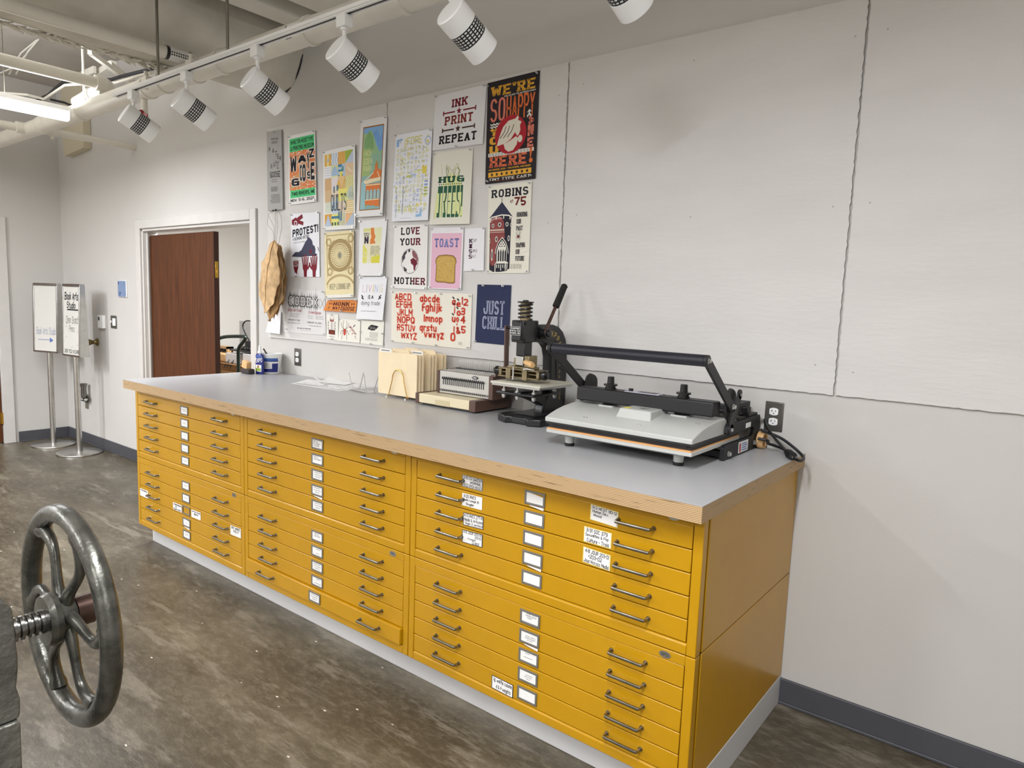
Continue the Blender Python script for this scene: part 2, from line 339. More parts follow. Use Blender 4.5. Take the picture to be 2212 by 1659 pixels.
# wall plates
def outlet(cx, cz, label, metal='screw'):
    o = thing('wall_outlet', label, 'outlet', (cx, 0, cz), 'outlets on the long wall')
    MB().box(cx-.035, -.006, cz-.057, cx+.035, -.0005, cz+.057).build('cover_plate', metal, o, bevel=.003)
    for s in (1, -1):
        z = cz+s*.0195
        lp = [(cx+.0165*max(-1, min(1, 1.35*math.cos(a)))*1, -.009, z+.0145*math.sin(a)) for a in [2*PI*k/24 for k in range(24)]]
        r = MB().prism(lp, (0, .006, 0)).build('socket', 'whitem', o)
        q = MB()
        q.box(cx-.0075, -.0096, z-.001, cx-.0055, -.0085, z+.007); q.box(cx-.0075, -.0096, z+.0015, cx-.0115, -.0085, z+.0035); q.box(cx+.0055, -.0096, z-.001, cx+.0075, -.0085, z+.006); q.cyl((cx, -.0096, z-.007), (cx, -.0085, z-.007), .0023, n=10)
        q.build('slots', 'black', r)
    MB().cyl((cx, -.008, cz), (cx, -.005, cz), .003, n=10).build('plate_screw', 'steel', o)
MT['plate'] = mat('steel_plate', '#77746E', .33, .85, var=.12, vscale=14, stretch=(1, 1, 8))
outlet(3.446, 1.129, 'steel duplex wall outlet beside the grey heat press', 'plate')
outlet(.349, 1.122, 'steel duplex wall outlet under the first pinboard, by the paste tub', 'plate')
p = aty(223, 695); t = thing('thermostat', 'small white wall thermostat left of the light switch', 'thermostat', (p.x, 0, p.z))
MB().box(p.x-.058, -.028, p.z-.06, p.x+.06, -.001, p.z+.06).build('case', 'whitem', t, bevel=.004)
MB().box(p.x-.04, -.0295, p.z+.012, p.x-.008, -.027, p.z+.045).build('display', 'black', t)
p = aty(246.5, 695.5); t = thing('light_switch', 'light switch on a steel plate left of the doorway', 'light switch', (p.x, 0, p.z))
MB().box(p.x-.06, -.006, p.z-.058, p.x+.06, -.001, p.z+.058).build('cover_plate', 'plate', t, bevel=.002)
MB().box(p.x-.012, -.011, p.z-.034, p.x+.045, -.004, p.z+.034).build('rocker', 'whitem', t, bevel=.002)
MB().box(p.x-.046, -.017, p.z-.008, p.x-.036, -.004, p.z+.012).build('toggle', 'whitem', t, bevel=.002)
p = aty(266.5, 624); s = tag(MB().box(p.x-.083, -.012, p.z-.072, p.x+.083, -.001, p.z+.072).build('room_sign', 'whitem', loc=(p.x, 0, p.z), bevel=.002), 'small blue room sign on the wall left of the doorway', 'sign')
MB().box(p.x-.080, -.0135, p.z-.069, p.x+.078, -.0115, p.z+.069).build('blue_face', 'glassy', s)
q = MB()
for k in range(3): q.box(p.x-.06, -.0142, p.z-.035-.012*k, p.x-.06+.045-.008*k, -.0132, p.z-.03-.012*k)
q.box(p.x-.07, -.0142, p.z+.04, p.x-.055, -.0132, p.z+.057); q.build('lettering', 'navy', s)
p = aty(211, 739); s = tag(MB().lathe((p.x, 0, p.z), (0, -1, 0), [(.001, .035), (.012, .036), (.02, .024), (.04, .017), (.055, .022), (.075, .03), (.085, .026), (.09, .012)]).build('wall_door_stop', 'brass', loc=(p.x, 0, p.z)), 'round aged brass knob on the wall below the thermostat', 'door stop')
# hose holder low on the wall
p = aty(184, 862); t = thing('wall_hook', 'grey metal hook with an upright tube on the wall behind the sign stands', 'wall hook', (p.x, 0, p.z))
b0 = aty(196, 862)
MB().box(p.x+.01, -.006, p.z-.09, p.x+.08, -.001, p.z+.055).build('back_plate', 'steel', t, bevel=.002)
q0 = aty(181, 853, -.055); q1 = aty(180, 828, -.055)
MB().tube([(p.x+.03, -.006, p.z-.01), (q0.x+.03, -.05, q0.z-.03), (q0.x-.02, -.06, q0.z-.04)], .024, 12).build('arm', 'screw', t)
MB().lathe((q0.x, -.055, q0.z-.03), (0, 0, 1), [(0, .022), (.03, .026), (.1, .024), (q1.z-q0.z+.025, .034), (q1.z-q0.z+.03, .026)]).build('tube', 'screw', t)

# ------------------------------------------------------------------ overhead: pipes, duct, beams, cables
PY, PZ, PR = -.72, 2.714, .057
mp_ = thing('main_pipe', 'thick white painted pipe running the length of the wall under the ceiling', 'pipe', (0, PY, PZ))
MB().cyl((XL+.002, PY, PZ), (XR_-.002, PY, PZ), PR, n=32, caps=False).build('pipe_run', 'pipe', mp_)
def coll(px, r=.064, w=.03):
    x = aty(px[0], px[1], PY).x; return MB().lathe((x-w/2, PY, PZ), (1, 0, 0), [(0, PR), (.002, r), (w-.002, r), (w, PR)], 32)
for q in ((93, 275), (180, 236), (322, 187), (357, 178), (424, 160), (483, 145), (672, 88), (876, 22)): coll(q).build('coupling', 'pipe', mp_)
for q in ((345, 200), (443, 170)):
    x = aty(q[0], q[1], PY).x; MB().box(x-.03, PY-.09, PZ-.02, x+.03, PY-.055, PZ+.02).cyl((x, PY-.075, PZ-.05), (x, PY-.075, PZ+.05), .012, n=10).build('clamp_bolt', 'pipe', mp_)
# writing label wrapped on the pipe
def pipe_label(x0, x1, name, parent, a0, a1, y, z, r):
    fn = lambda u, v: (x0+(x1-x0)*u, y-math.cos(a0+(a1-a0)*v)*(r+.0006), z+math.sin(a0+(a1-a0)*v)*(r+.0006))
    return fn
x0, x1 = aty(638, 100, PY).x, aty(676, 88, PY).x
fn = lambda u, v: (x0+(x1-x0)*u, PY-math.cos(-.55+1.1*v)*(PR+.0006), PZ+math.sin(-.55+1.1*v)*(PR+.0006))
lb = MB().grid(fn, 6, 8).build('pipe_label', 'card', mp_)
q = MB()
for (u0, u1, v0, v1) in ((0, .06, 0, 1), (.94, 1, .3, 1), (.06, .35, 0, .08)): q.grid(lambda u, v: tuple(Vector(fn(u0+(u1-u0)*u, v0+(v1-v0)*v))+Vector((0, -.0006, 0))), 2, 4)
for r_ in range(3):
    for k in range(7): q.grid(lambda u, v: tuple(Vector(fn(.15+k*.1+.06*u, .28+r_*.2+.07*v))+Vector((0, -.0006, 0))), 1, 1)
q.build('label_print', 'black', lb)
def ypipe(name, label, x, z, y0, y1, r, parts=(), loc=None):
    o = MB().cyl((x, y0, z), (x, y1, z), r, n=24).build(name, 'pipe', mp_); o['label'] = label; return o
bx = aty(295, 317).x
o = ypipe('branch_pipe', 'short white branch pipe entering the wall below the main pipe', bx-.03, PZ-.004, -.655, .0, .026)
MB().lathe((bx-.03, -.64, PZ-.004), (0, 1, 0), [(0, .036), (.06, .038), (.07, .03)]).cyl((bx-.03, -.61, PZ-.06), (bx-.03, -.61, PZ-.03), .012, n=10).build('end_coupling', 'pipe', o)
az_ = 2.806; ax_ = atz(250, 80, az_).x
o = ypipe('branch_pipe', 'white overhead branch pipe with a black and white band label', ax_, az_, -3.2, -.55, .034)
ya = [atz(px, py, az_).y for px, py in ((364, 108), (372, 110), (410, 124), (418, 126))]
MB().cyl((ax_, ya[0], az_), (ax_, ya[3], az_), .0352, n=24, caps=False).build('band_label', 'card', o)
for k in (0, 2): MB().cyl((ax_, ya[k], az_), (ax_, ya[k+1], az_), .0358, n=24, caps=False).build('black_band', 'black', o)
q = MB()
for r_ in range(2):
    for k in range(8):
        y0 = ya[1]+(ya[2]-ya[1])*(k+.3)/8.5; an = PI+.15+r_*.35
        q.grid(lambda u, v: (ax_-math.cos(an+.2*v)*-.0362*-1 if 0 else ax_+math.cos(an-PI+.2*v-.6)*.0362, y0+u*(ya[2]-ya[1])*.07, az_+math.sin(an-PI+.2*v-.6)*.0362), 1, 1)
q.build('label_print', 'black', o)
bz = 2.85; bxx = atz(100, 152, bz).x; by = atz(205, 183, bz).y
o = ypipe('branch_pipe', 'white overhead branch pipe ending in bolted elbows above the main pipe', bxx, bz, -3.2, by, .036)
MB().tube([(bxx, by-.02, bz), (bxx, by+.03, bz), (bxx-.02, by+.055, bz-.005), (bxx-.07, by+.06, bz-.01)], .05, 14).build('elbow', 'pipe', o)
MB().cyl((bxx-.05, by+.06, bz-.01), (bxx-.3, by+.06, bz-.015), .04, n=20).build('nipple', 'pipe', o)
MB().tube([(bxx-.28, by+.06, bz-.015), (bxx-.34, by+.06, bz-.03), (bxx-.345, PY, bz-.08), (bxx-.3, PY, PZ+.04)], .05, 14).build('elbow', 'pipe', o)
for dx in (0, -.32): MB().box(bxx+dx-.012, by+.0, bz-.075, bxx+dx+.012, by+.03, bz-.045).box(bxx+dx-.012, by+.08, bz-.075, bxx+dx+.012, by+.11, bz-.045).build('elbow_bolts', 'pipe', o)
dx_ = atz(40, 275, PZ).x
o = ypipe('branch_pipe', 'white branch pipe meeting the main pipe at the left photo edge', dx_, PZ, -2.6, PY+.01, .03)
MB().lathe((dx_, PY-.1, PZ), (0, 1, 0), [(0, .03), (.004, .042), (.06, .042), (.1, .045)]).build('tee_collar', 'pipe', o)
# valve lever on main pipe
x = aty(312, 225, PY).x
o = thing('drain_valve', 'small valve with red lever under the main pipe, behind the last track light', 'valve', (x, PY, PZ-PR))
MB().cyl((x, PY, PZ-PR-.001), (x, PY, PZ-.15), .018, n=14).cyl((x, PY, PZ-.15), (x, PY, PZ-.17), .024, n=14).build('valve_body', 'pipe', o)
MB().bar((x, PY-.02, PZ-.14), (x+.1, PY-.03, PZ-.17), .02, .006).ball((x+.02, PY-.028, PZ-.14), .016, 10).build('lever', 'red', o)
# pipe hangers (rods)
def rod(name, label, x, y, z0, r=.007, g='thin hanger rods from the ceiling', m_='steel'):
    return tag(MB().cyl((x, y, z0), (x, y, CZ), r, n=10).build(name, m_, loc=(x, y, z0)), label, 'rod', g)
rod('hanger_rod', 'thin painted rod holding the main pipe near the fluorescent light', aty(183, 240, PY).x, PY, PZ+PR+.006, .008, m_='pipe')
# duct with wrap and fuzzy seam
dt = thing('air_duct', 'large round insulated air duct entering the wall above the first prints', 'duct', (.13, -1.5, 3.06))
def dfn(u, v):
    a = 2*PI*u; y = -4.2+4.199*v; k = .006*math.sin(7*a+3*v*9)+.005*math.sin(v*40+2*a)
    return (.13+(.28+k)*math.cos(a), y, 3.085+(.28+k)*math.sin(a))
MB().grid(dfn, 64, 60).build('insulation', 'duct', dt, smooth=180)
MB().torus((.13, -.004, 3.085), (0, 1, 0), .281, .006, 48, 6).build('wall_seal', 'blackm', dt)
q = MB()
for k in range(420):
    v = rnd.random(); y = -2.7+2.1*v; a = -1.74+rnd.gauss(0, .06); L = rnd.uniform(.03, .1)
    p = Vector((.13+.289*math.cos(a), y, 3.085+.289*math.sin(a))); e = p+Vector((rnd.uniform(-.03, .03)-.01, L, rnd.uniform(-.025, .02)))
    q.tube([p, (p+e)/2+Vector((-.004, 0, -.004)), e], [.004, .006, .002], 5)
q.build('frayed_seam', 'pipe', dt)['kind'] = 'stuff'
# ceiling beams
for i, (x0, x1, lab) in enumerate(((.62, .78, 'pale ceiling beam beside the round duct'), (.93, 1.13, 'pale ceiling beam further right of the duct'))):
    tag(MB().box(x0, -3.5, 3.06, x1, -.001, CZ-.001).build('ceiling_beam', 'pipe', loc=(x0, -1, 3.06), bevel=.01), lab, 'beam', 'ceiling beams')
# cream box where the pipe meets the wall
p0, p1 = aty(150, 262), aty(198, 322)
lp = [(p0.x, -.001, CZ-.001), (p0.x+.02, -.001, p1.z+.02), (p0.x+.05, -.001, p1.z-.03), (p1.x, -.001, p1.z), (p1.x+.01, -.001, CZ-.001)]
tag(MB().prism(lp, (0, -.07, 0)).build('wall_box', 'patch', loc=(p1.x, 0, p1.z), bevel=.004), 'cream painted box high on the wall behind the main pipe', 'box')
# unistrut bars and cables near the ceiling
def zpt(px, py, z): return tuple(atz(px, py, z))
tag(MB().bar(zpt(180, 182, 3.2), zpt(245, 138, 3.2), .045, .045).bar(zpt(178, 162, 3.2), zpt(205, 150, 3.2), .05, .02).build('strut_channel', 'pipe', loc=zpt(215, 160, 3.2)), 'painted strut channel crossing behind the frayed duct seam', 'bracket')
tag(MB().bar(zpt(193, 112, 3.1), zpt(268, 168, 3.1), .03, .03).bar(zpt(235, 140, 3.15), zpt(300, 190, 3.15), .05, .04).build('strut_channel', 'pipe', loc=zpt(230, 140, 3.1)), 'pair of slanting painted struts under the ceiling by the duct', 'bracket')
cz = 3.0
tag(MB().tube([zpt(70, 222, cz), zpt(105, 205, cz), zpt(135, 178, cz), zpt(160, 174, cz), zpt(240, 172, cz), zpt(262, 165, cz), zpt(330, 148, cz)], .012, 8).build('cable', 'cable', loc=zpt(150, 175, cz)), 'black cable bundle drooping above the fluorescent light', 'cable', 'cables under the ceiling')
tag(MB().tube([zpt(0, 200, cz-.06), zpt(60, 205, cz-.06), zpt(95, 214, cz-.06), zpt(140, 184, cz-.06), zpt(200, 180, cz-.06), zpt(250, 179, cz-.06), zpt(325, 157, cz-.06)], .009, 8).build('cable', 'pipe', loc=zpt(150, 180, cz)), 'pale painted cable running along the black cable bundle', 'cable', 'cables under the ceiling')
tag(MB().tube([zpt(110, 215, cz+.05), zpt(140, 222, cz), zpt(172, 236, cz-.05)], .009, 8).build('cable', 'cable', loc=zpt(140, 222, cz)), 'short black cable dropping to the main pipe', 'cable', 'cables under the ceiling')
tag(MB().tube([zpt(20, 160, 3.3), zpt(45, 115, 3.35), zpt(80, 86, 3.44)], .006, 6).tube([zpt(35, 160, 3.3), zpt(60, 112, 3.35), zpt(84, 84, 3.44)], .006, 6).tube([zpt(0, 158, 3.3), zpt(30, 145, 3.3), zpt(60, 115, 3.35)], .006, 6).build('wire_loop', 'pipe', loc=zpt(50, 110, 3.35)), 'loose looped wire hanging from the ceiling at upper left', 'wire')

# ------------------------------------------------------------------ fluorescent fixtures
def fixture(x, y, L, label):
    o = thing('fluorescent_light', label, 'ceiling light', (x, y-L/2, 2.62), 'fluorescent lights')
    MB().box(x-.05, y-L, 2.668, x+.05, y, 2.70).box(x-.055, y-.012, 2.625, x+.055, y, 2.70).box(x-.055, y-L, 2.625, x+.055, y-L+.012, 2.70).build('housing', 'whitem', o, bevel=.003)
    lp = [(x+.052*math.cos(a), y-.004, 2.668-.054*abs(math.sin(a))**.7) for a in [PI*k/14 for k in range(15)]]
    MB().prism(lp, (0, -L+.008, 0)).build('lens', 'lens', o)
    for dy in (.35, L-.2): MB().cyl((x, y-dy, 2.70), (x, y-dy, CZ), .003, n=6).build('hanger_wire', 'steel', o)
fixture(*FIX[0][:3], 'lit fluorescent tube light hanging at the upper left of the photo')
for f, l in zip(FIX[1:], ('fluorescent tube light over the floor by the side door', 'fluorescent tube light over the middle of the far left floor', 'fluorescent tube light over the floor in front of the right cabinets', 'fluorescent tube light right of the counter end', 'fluorescent tube light behind the camera', 'fluorescent tube light over the middle of the room')): fixture(*f[:3], l)
# ------------------------------------------------------------------ track lighting
TY, TZ = -.93, 2.602
tx0 = aty(250, 208, TY).x; tx1 = tx0+3.4
tk = thing('light_track', 'white ceiling track carrying the spotlights', 'light track', (tx0, TY, TZ))
MB().box(tx0, TY-.018, TZ+.006, tx1, TY+.018, TZ+.022).box(tx0, TY-.018, TZ, tx1, TY-.008, TZ+.007).box(tx0, TY+.008, TZ, tx1, TY+.018, TZ+.007).build('rail', 'whitem', tk)
MB().box(tx0+.004, TY-.008, TZ+.004, tx1, TY+.008, TZ+.0062).build('slot', 'blackm', tk)
MB().box(tx0-.003, TY-.019, TZ-.001, tx0+.012, TY+.019, TZ+.023).build('end_cap', 'whitem', tk, bevel=.001)
xj = aty(858, 3, TY).x
MB().box(xj-.03, TY-.019, TZ-.001, xj+.03, TY+.019, TZ+.023).build('joiner', 'whitem', tk, bevel=.001)
rod('hanger_rod', 'steel rod carrying the light track nearest the left', aty(342, 165, TY).x, TY, TZ+.022)
rod('hanger_rod', 'second steel rod carrying the light track, in front of the duct', aty(492, 118, TY).x, TY, TZ+.022)
HN = ['white spotlight at the left end of the track, above the doorway', 'second white spotlight from the left end of the track', 'third white spotlight from the left, in front of the duct end', 'fourth white spotlight from the left, above the yellow and green prints', 'large white spotlight above the black poster', 'white spotlight cut off by the top of the photo']
HP = [(288, 212, (267, 242)), (403, 170, (383, 209)), (556, 112, (535, 164.5)), (744, 46, (723, 101)), (975, -30, (970, 22)), (1340, -95, (1305, -95))]
MT['mesh_black'] = mat('mesh_line_black', '#1A1A1A', .5)
for k, (mx, my, pa) in enumerate(HP):
    bx = aty(mx, my, TY).x
    o = thing('track_light', HN[k], 'spotlight', (bx, TY, TZ), 'spotlights on the ceiling track')
    MB().box(bx-.027, TY-.02, TZ-.045, bx+.027, TY+.02, TZ-.0005).build('track_adapter', 'whitem', o, bevel=.002)
    dr = Vector((.13, .84, -.5)).normalized(); L = .178; r = .056
    A = aty(*pa, TY-.06)
    pv = A+dr*L*.33+Vector((0, 0, r*.8))
    MB().cyl((bx, TY, TZ-.044), (bx, TY, TZ-.055), .014, n=16).cyl((bx, TY, TZ-.05), (bx, TY, TZ-.08), .008, n=12).tube([(bx, TY, TZ-.075), ((bx+pv.x)/2, (TY+pv.y)/2, TZ-.09), pv], .007, 10).build('stem', 'whitem', o)
    MB().lathe(A, dr, [(0, r-.004), (.004, r), (L*.36, r), (L*.36, r-.003), (L*.66, r-.003), (L*.66, r), (L, r), (L, r-.004), (L-.05, r-.006), (L-.05, 0)], 40).build('can', 'whitem', o)
    a = dr.orthogonal().normalized(); b = dr.cross(a); q = MB(); rr = r-.0022
    for j in range(6): q.lathe(A+dr*(L*.36+.0002+(L*.3-.0048)*j/5), dr, [(0, rr), (.0044, rr)], 40, caps=False)
    for j in range(24):
        t = 2*PI*j/24; e = a*math.cos(t)+b*math.sin(t); s_ = dr.cross(e)*.0023
        q.add([A+dr*L*.36+e*(rr+.0002)-s_, A+dr*L*.36+e*(rr+.0002)+s_, A+dr*L*.66+e*(rr+.0002)+s_, A+dr*L*.66+e*(rr+.0002)-s_], [(0, 1, 2, 3)])
    q.build('grille_band', 'mesh_black', o)
# ------------------------------------------------------------------ stroke lettering (polylines on a 4 x 6 grid; a, b = -1, -2)
G = {}
def _g(t):
    for ln in t.strip().split('\n'):
        ch, w, body = ln.split(' ', 2)
        pl = []
        for s in body.split('|'):
            pl.append([tuple({'a': -1, 'b': -2}.get(c, 0) if c in 'ab' else int(c) for c in p) for p in s.split()])
        G[ch] = (int(w), pl)
_g('''A 4 00 26 40|12 32
B 4 00 06 36 45 44 33 03|33 42 41 30 00
C 4 45 36 16 05 01 10 30 41
D 4 00 06 26 36 45 41 30 00
E 4 46 06 00 40|03 33
F 4 46 06 00|03 33
G 4 45 36 16 05 01 10 30 41|23 43 40
H 4 00 06|40 46|03 43
I 0 00 06
J 4 46 41 30 10 01 02
K 4 00 06|46 02|24 40
L 4 06 00 40
M 5 00 06 32 56 50
N 4 00 06 40 46
O 4 10 30 41 45 36 16 05 01 10
P 4 00 06 36 45 44 33 03
Q 4 10 30 41 45 36 16 05 01 10|22 40
R 4 00 06 36 45 44 33 03|23 40
S 4 45 36 16 05 04 13 33 42 41 30 10 01
T 4 06 46|26 20
U 4 06 01 10 30 41 46
V 4 06 20 46
W 6 06 10 35 50 66
X 4 00 46|06 40
Y 4 06 23 46|23 20
Z 4 06 46 00 40
0 4 10 30 41 45 36 16 05 01 10
1 1 05 16 10
2 4 05 16 36 45 44 00|00 40
3 4 05 16 36 45 44 33 13|33 42 41 30 10 01
4 4 30 36 02 42
5 4 46 06 03|03 33 42 41 30 10 01
6 4 45 36 16 05 01 10 30 41 42 33 03
7 4 06 46 10
8 4 13 04 05 16 36 45 44 33 13 02 01 10 30 41 42 33
9 4 01 10 30 41 45 36 16 05 04 13 43
! 0 02 06|00 00
. 0 00 00
, 0 00 0a
' 0 05 06
- 2 03 23
+ 2 03 23|12 14
/ 2 00 26
( 1 16 04 02 10
) 1 06 14 12 00
& 4 40 05 16 25 01 10 20 42
? 3 04 05 16 26 35 34 12|10 10
a 3 34 30|33 24 14 03 01 10 20 31
b 3 06 00|03 14 24 33 31 20 10 01
c 3 33 24 14 03 01 10 20 31
d 3 36 30|33 24 14 03 01 10 20 31
e 3 02 32 33 24 14 03 01 10 30
f 2 26 16 05 00|03 23
g 3 34 3a 2b 1b 0a|33 24 14 03 01 10 20 31
h 3 06 00|03 14 24 33 30
i 0 00 04|06 06
j 1 14 1a 0b|16 16
k 3 06 00|34 02|12 30
l 0 06 00
m 5 04 00|03 14 24 30|33 44 54 50
n 3 04 00|03 14 24 33 30
o 3 10 20 31 33 24 14 03 01 10
p 3 04 0b|03 14 24 33 31 20 10 01
q 3 34 3b|33 24 14 03 01 10 20 31
r 2 04 00|03 14 24
s 3 34 14 03 12 22 31 20 00
t 2 16 11 20|04 24
u 3 04 01 10 20 31|34 30
v 4 04 20 44
w 4 04 10 23 30 44
x 3 00 34|04 30
y 3 04 20|34 1b
z 3 04 34 00 30''')
G['G'] = (4, G['G'][1])
def chaikin(p, closed):
    q = []
    n = len(p)
    if closed:
        p = p[:-1]; n = len(p)
        for i in range(n):
            a, b = p[i], p[(i+1) % n]; q += [(a[0]*.75+b[0]*.25, a[1]*.75+b[1]*.25), (a[0]*.25+b[0]*.75, a[1]*.25+b[1]*.75)]
        return q+[q[0]]
    q = [p[0]]
    for i in range(n-1):
        a, b = p[i], p[i+1]
        if i: q.append((a[0]*.75+b[0]*.25, a[1]*.75+b[1]*.25))
        if i < n-2: q.append((a[0]*.25+b[0]*.75, a[1]*.25+b[1]*.75))
    return q+[p[-1]]
def strip(p, wx, wy, cap=True):
    """polyline -> list of quads, mitred; very sharp corners start a new strip"""
    for i in range(1, len(p)-1):
        d0 = ((p[i][0]-p[i-1][0])/wx, (p[i][1]-p[i-1][1])/wy); d1 = ((p[i+1][0]-p[i][0])/wx, (p[i+1][1]-p[i][1])/wy)
        if d0[0]*d1[0]+d0[1]*d1[1] < -.35*math.hypot(*d0)*math.hypot(*d1): return strip(p[:i+1], wx, wy, cap)+strip(p[i:], wx, wy, cap)
    if len(p) == 2 and p[0] == p[1]:
        x, y = p[0]; return [[(x-wx, y-wy), (x+wx, y-wy), (x+wx, y+wy), (x-wx, y+wy)]]
    closed = p[0] == p[-1] and len(p) > 3
    pts = p[:-1] if closed else p; n = len(pts); nm = []
    def nrm(a, b):
        dx, dy = (b[0]-a[0])/wx, (b[1]-a[1])/wy; l = math.hypot(dx, dy) or 1; return (-dy/l, dx/l)
    for i in range(n):
        if closed: n0, n1 = nrm(pts[i-1], pts[i]), nrm(pts[i], pts[(i+1) % n])
        else: n0 = nrm(pts[i-1], pts[i]) if i else nrm(pts[0], pts[1]); n1 = nrm(pts[i], pts[i+1]) if i < n-1 else n0
        mx, my = n0[0]+n1[0], n0[1]+n1[1]; l2 = mx*mx+my*my
        k = 2/l2 if l2 > .9 else 2/.9
        nm.append((mx*k*wx, my*k*wy))
    P = [list(q) for q in pts]
    if cap and not closed:
        for i, j in ((0, 1), (n-1, n-2)):
            dx, dy = (P[i][0]-P[j][0])/wx, (P[i][1]-P[j][1])/wy; l = math.hypot(dx, dy) or 1
            if abs(dx) < 1e-6 or abs(dy) < 1e-6: P[i][0] += dx/l*wx; P[i][1] += dy/l*wy
    q = []
    for i in range(n if closed else n-1):
        j = (i+1) % n
        q.append([(P[i][0]+nm[i][0], P[i][1]+nm[i][1]), (P[i][0]-nm[i][0], P[i][1]-nm[i][1]), (P[j][0]-nm[j][0], P[j][1]-nm[j][1]), (P[j][0]+nm[j][0], P[j][1]+nm[j][1])])
    return q
def glyph(ch, wx, wy, slab=0, rnd_=1):
    w, pl = G.get(ch, (2, [])); out = []
    for p in pl:
        pp = [(float(a), float(b)) for a, b in p]
        if rnd_ and ch in 'BCDGJOPQRSU023568&9abcdeghmnopqsuy' and len(pp) > 4:
            if ch in 'BPRD0': 
                k = pp if p[0] != p[-1] else pp
                pp = k
            else: pp = chaikin(pp, p[0] == p[-1])
        out += strip(pp, wx, wy)
        if slab and ch not in 'OCGSQ0123456789.,!&?-':
            ends = {p[0], p[-1]} | {q for q in p if q[1] in (0, 6) and ch in 'BDEFKLMNPRUH'}
            for (x, y) in ends:
                if y in (0, 6):
                    if ch in 'EFLTZ' and (x in (0, 4)) and ((x, y) in (p[0], p[-1])) and not (ch in 'FL' and x == 0):
                        s = -1 if y == 6 else 1; y1 = y+s*slab*1.5
                        out.append([(x-wx*.8, min(y, y1)), (x+wx, min(y, y1)), (x+wx, max(y, y1)), (x-wx*.8, max(y, y1))])
                    else:
                        out.append([(x-wx-slab, y-wy), (x+wx+slab, y-wy), (x+wx+slab, y+wy), (x-wx-slab, y+wy)])
    return w, out
def text(s, wx=.5, wy=.5, slab=0, sp=.8, jit=0, slant=0):
    """-> polygons normalised to the 0..1 box (y up) of the whole line"""
    x = 0; P = []; lo, hi = 0.0, 6.0
    for ch in s:
        if ch == ' ': x += 2.4+sp; continue
        w, q = glyph(ch, wx, wy, slab); dy = rnd.uniform(-jit, jit)
        if ch in 'gjpqy,': lo = -2.0
        P += [[(x+a+slant*b, b+dy) for a, b in pg] for pg in q]
        x += w+2*wx+2*slab*.8+sp
    if s and s.islower() and not any(c in 'bdfhkltij' for c in s): hi = 4.0
    if not P: return []
    X0 = min(a for q in P for a, b in q); X1 = max(a for q in P for a, b in q); Y0, Y1 = lo-wy, hi+wy
    return [[((a-X0)/(X1-X0 or 1), (b-Y0)/(Y1-Y0)) for a, b in q] for q in P]

# ------------------------------------------------------------------ flat file cabinets, plinth, counter
CW, CH, CD, PB = 1.185, .419, .886, .1155
ZT, TH = 1.0035, .045
m = MB(); m.box(.035, -.822, 0, 3*CW-.001, -.004, PB-.001)
tag(m.build('cabinet_plinth', 'plinth', loc=(1.7, -.4, 0), bevel=.002), 'long white plinth on the floor under the yellow flat files', 'plinth')
ct = thing('countertop', 'long grey laminate countertop with plywood edge over the yellow flat files', 'countertop', (1.78, -.47, PB+2*CH))
MB().box(.015, -.957, PB+2*CH+.0002, 3.572, -.001, ZT-.0012).build('plywood_core', 'ply', ct)
MB().box(.0145, -.9575, ZT-.0012, 3.5725, -.001, ZT).build('laminate', 'lam', ct)
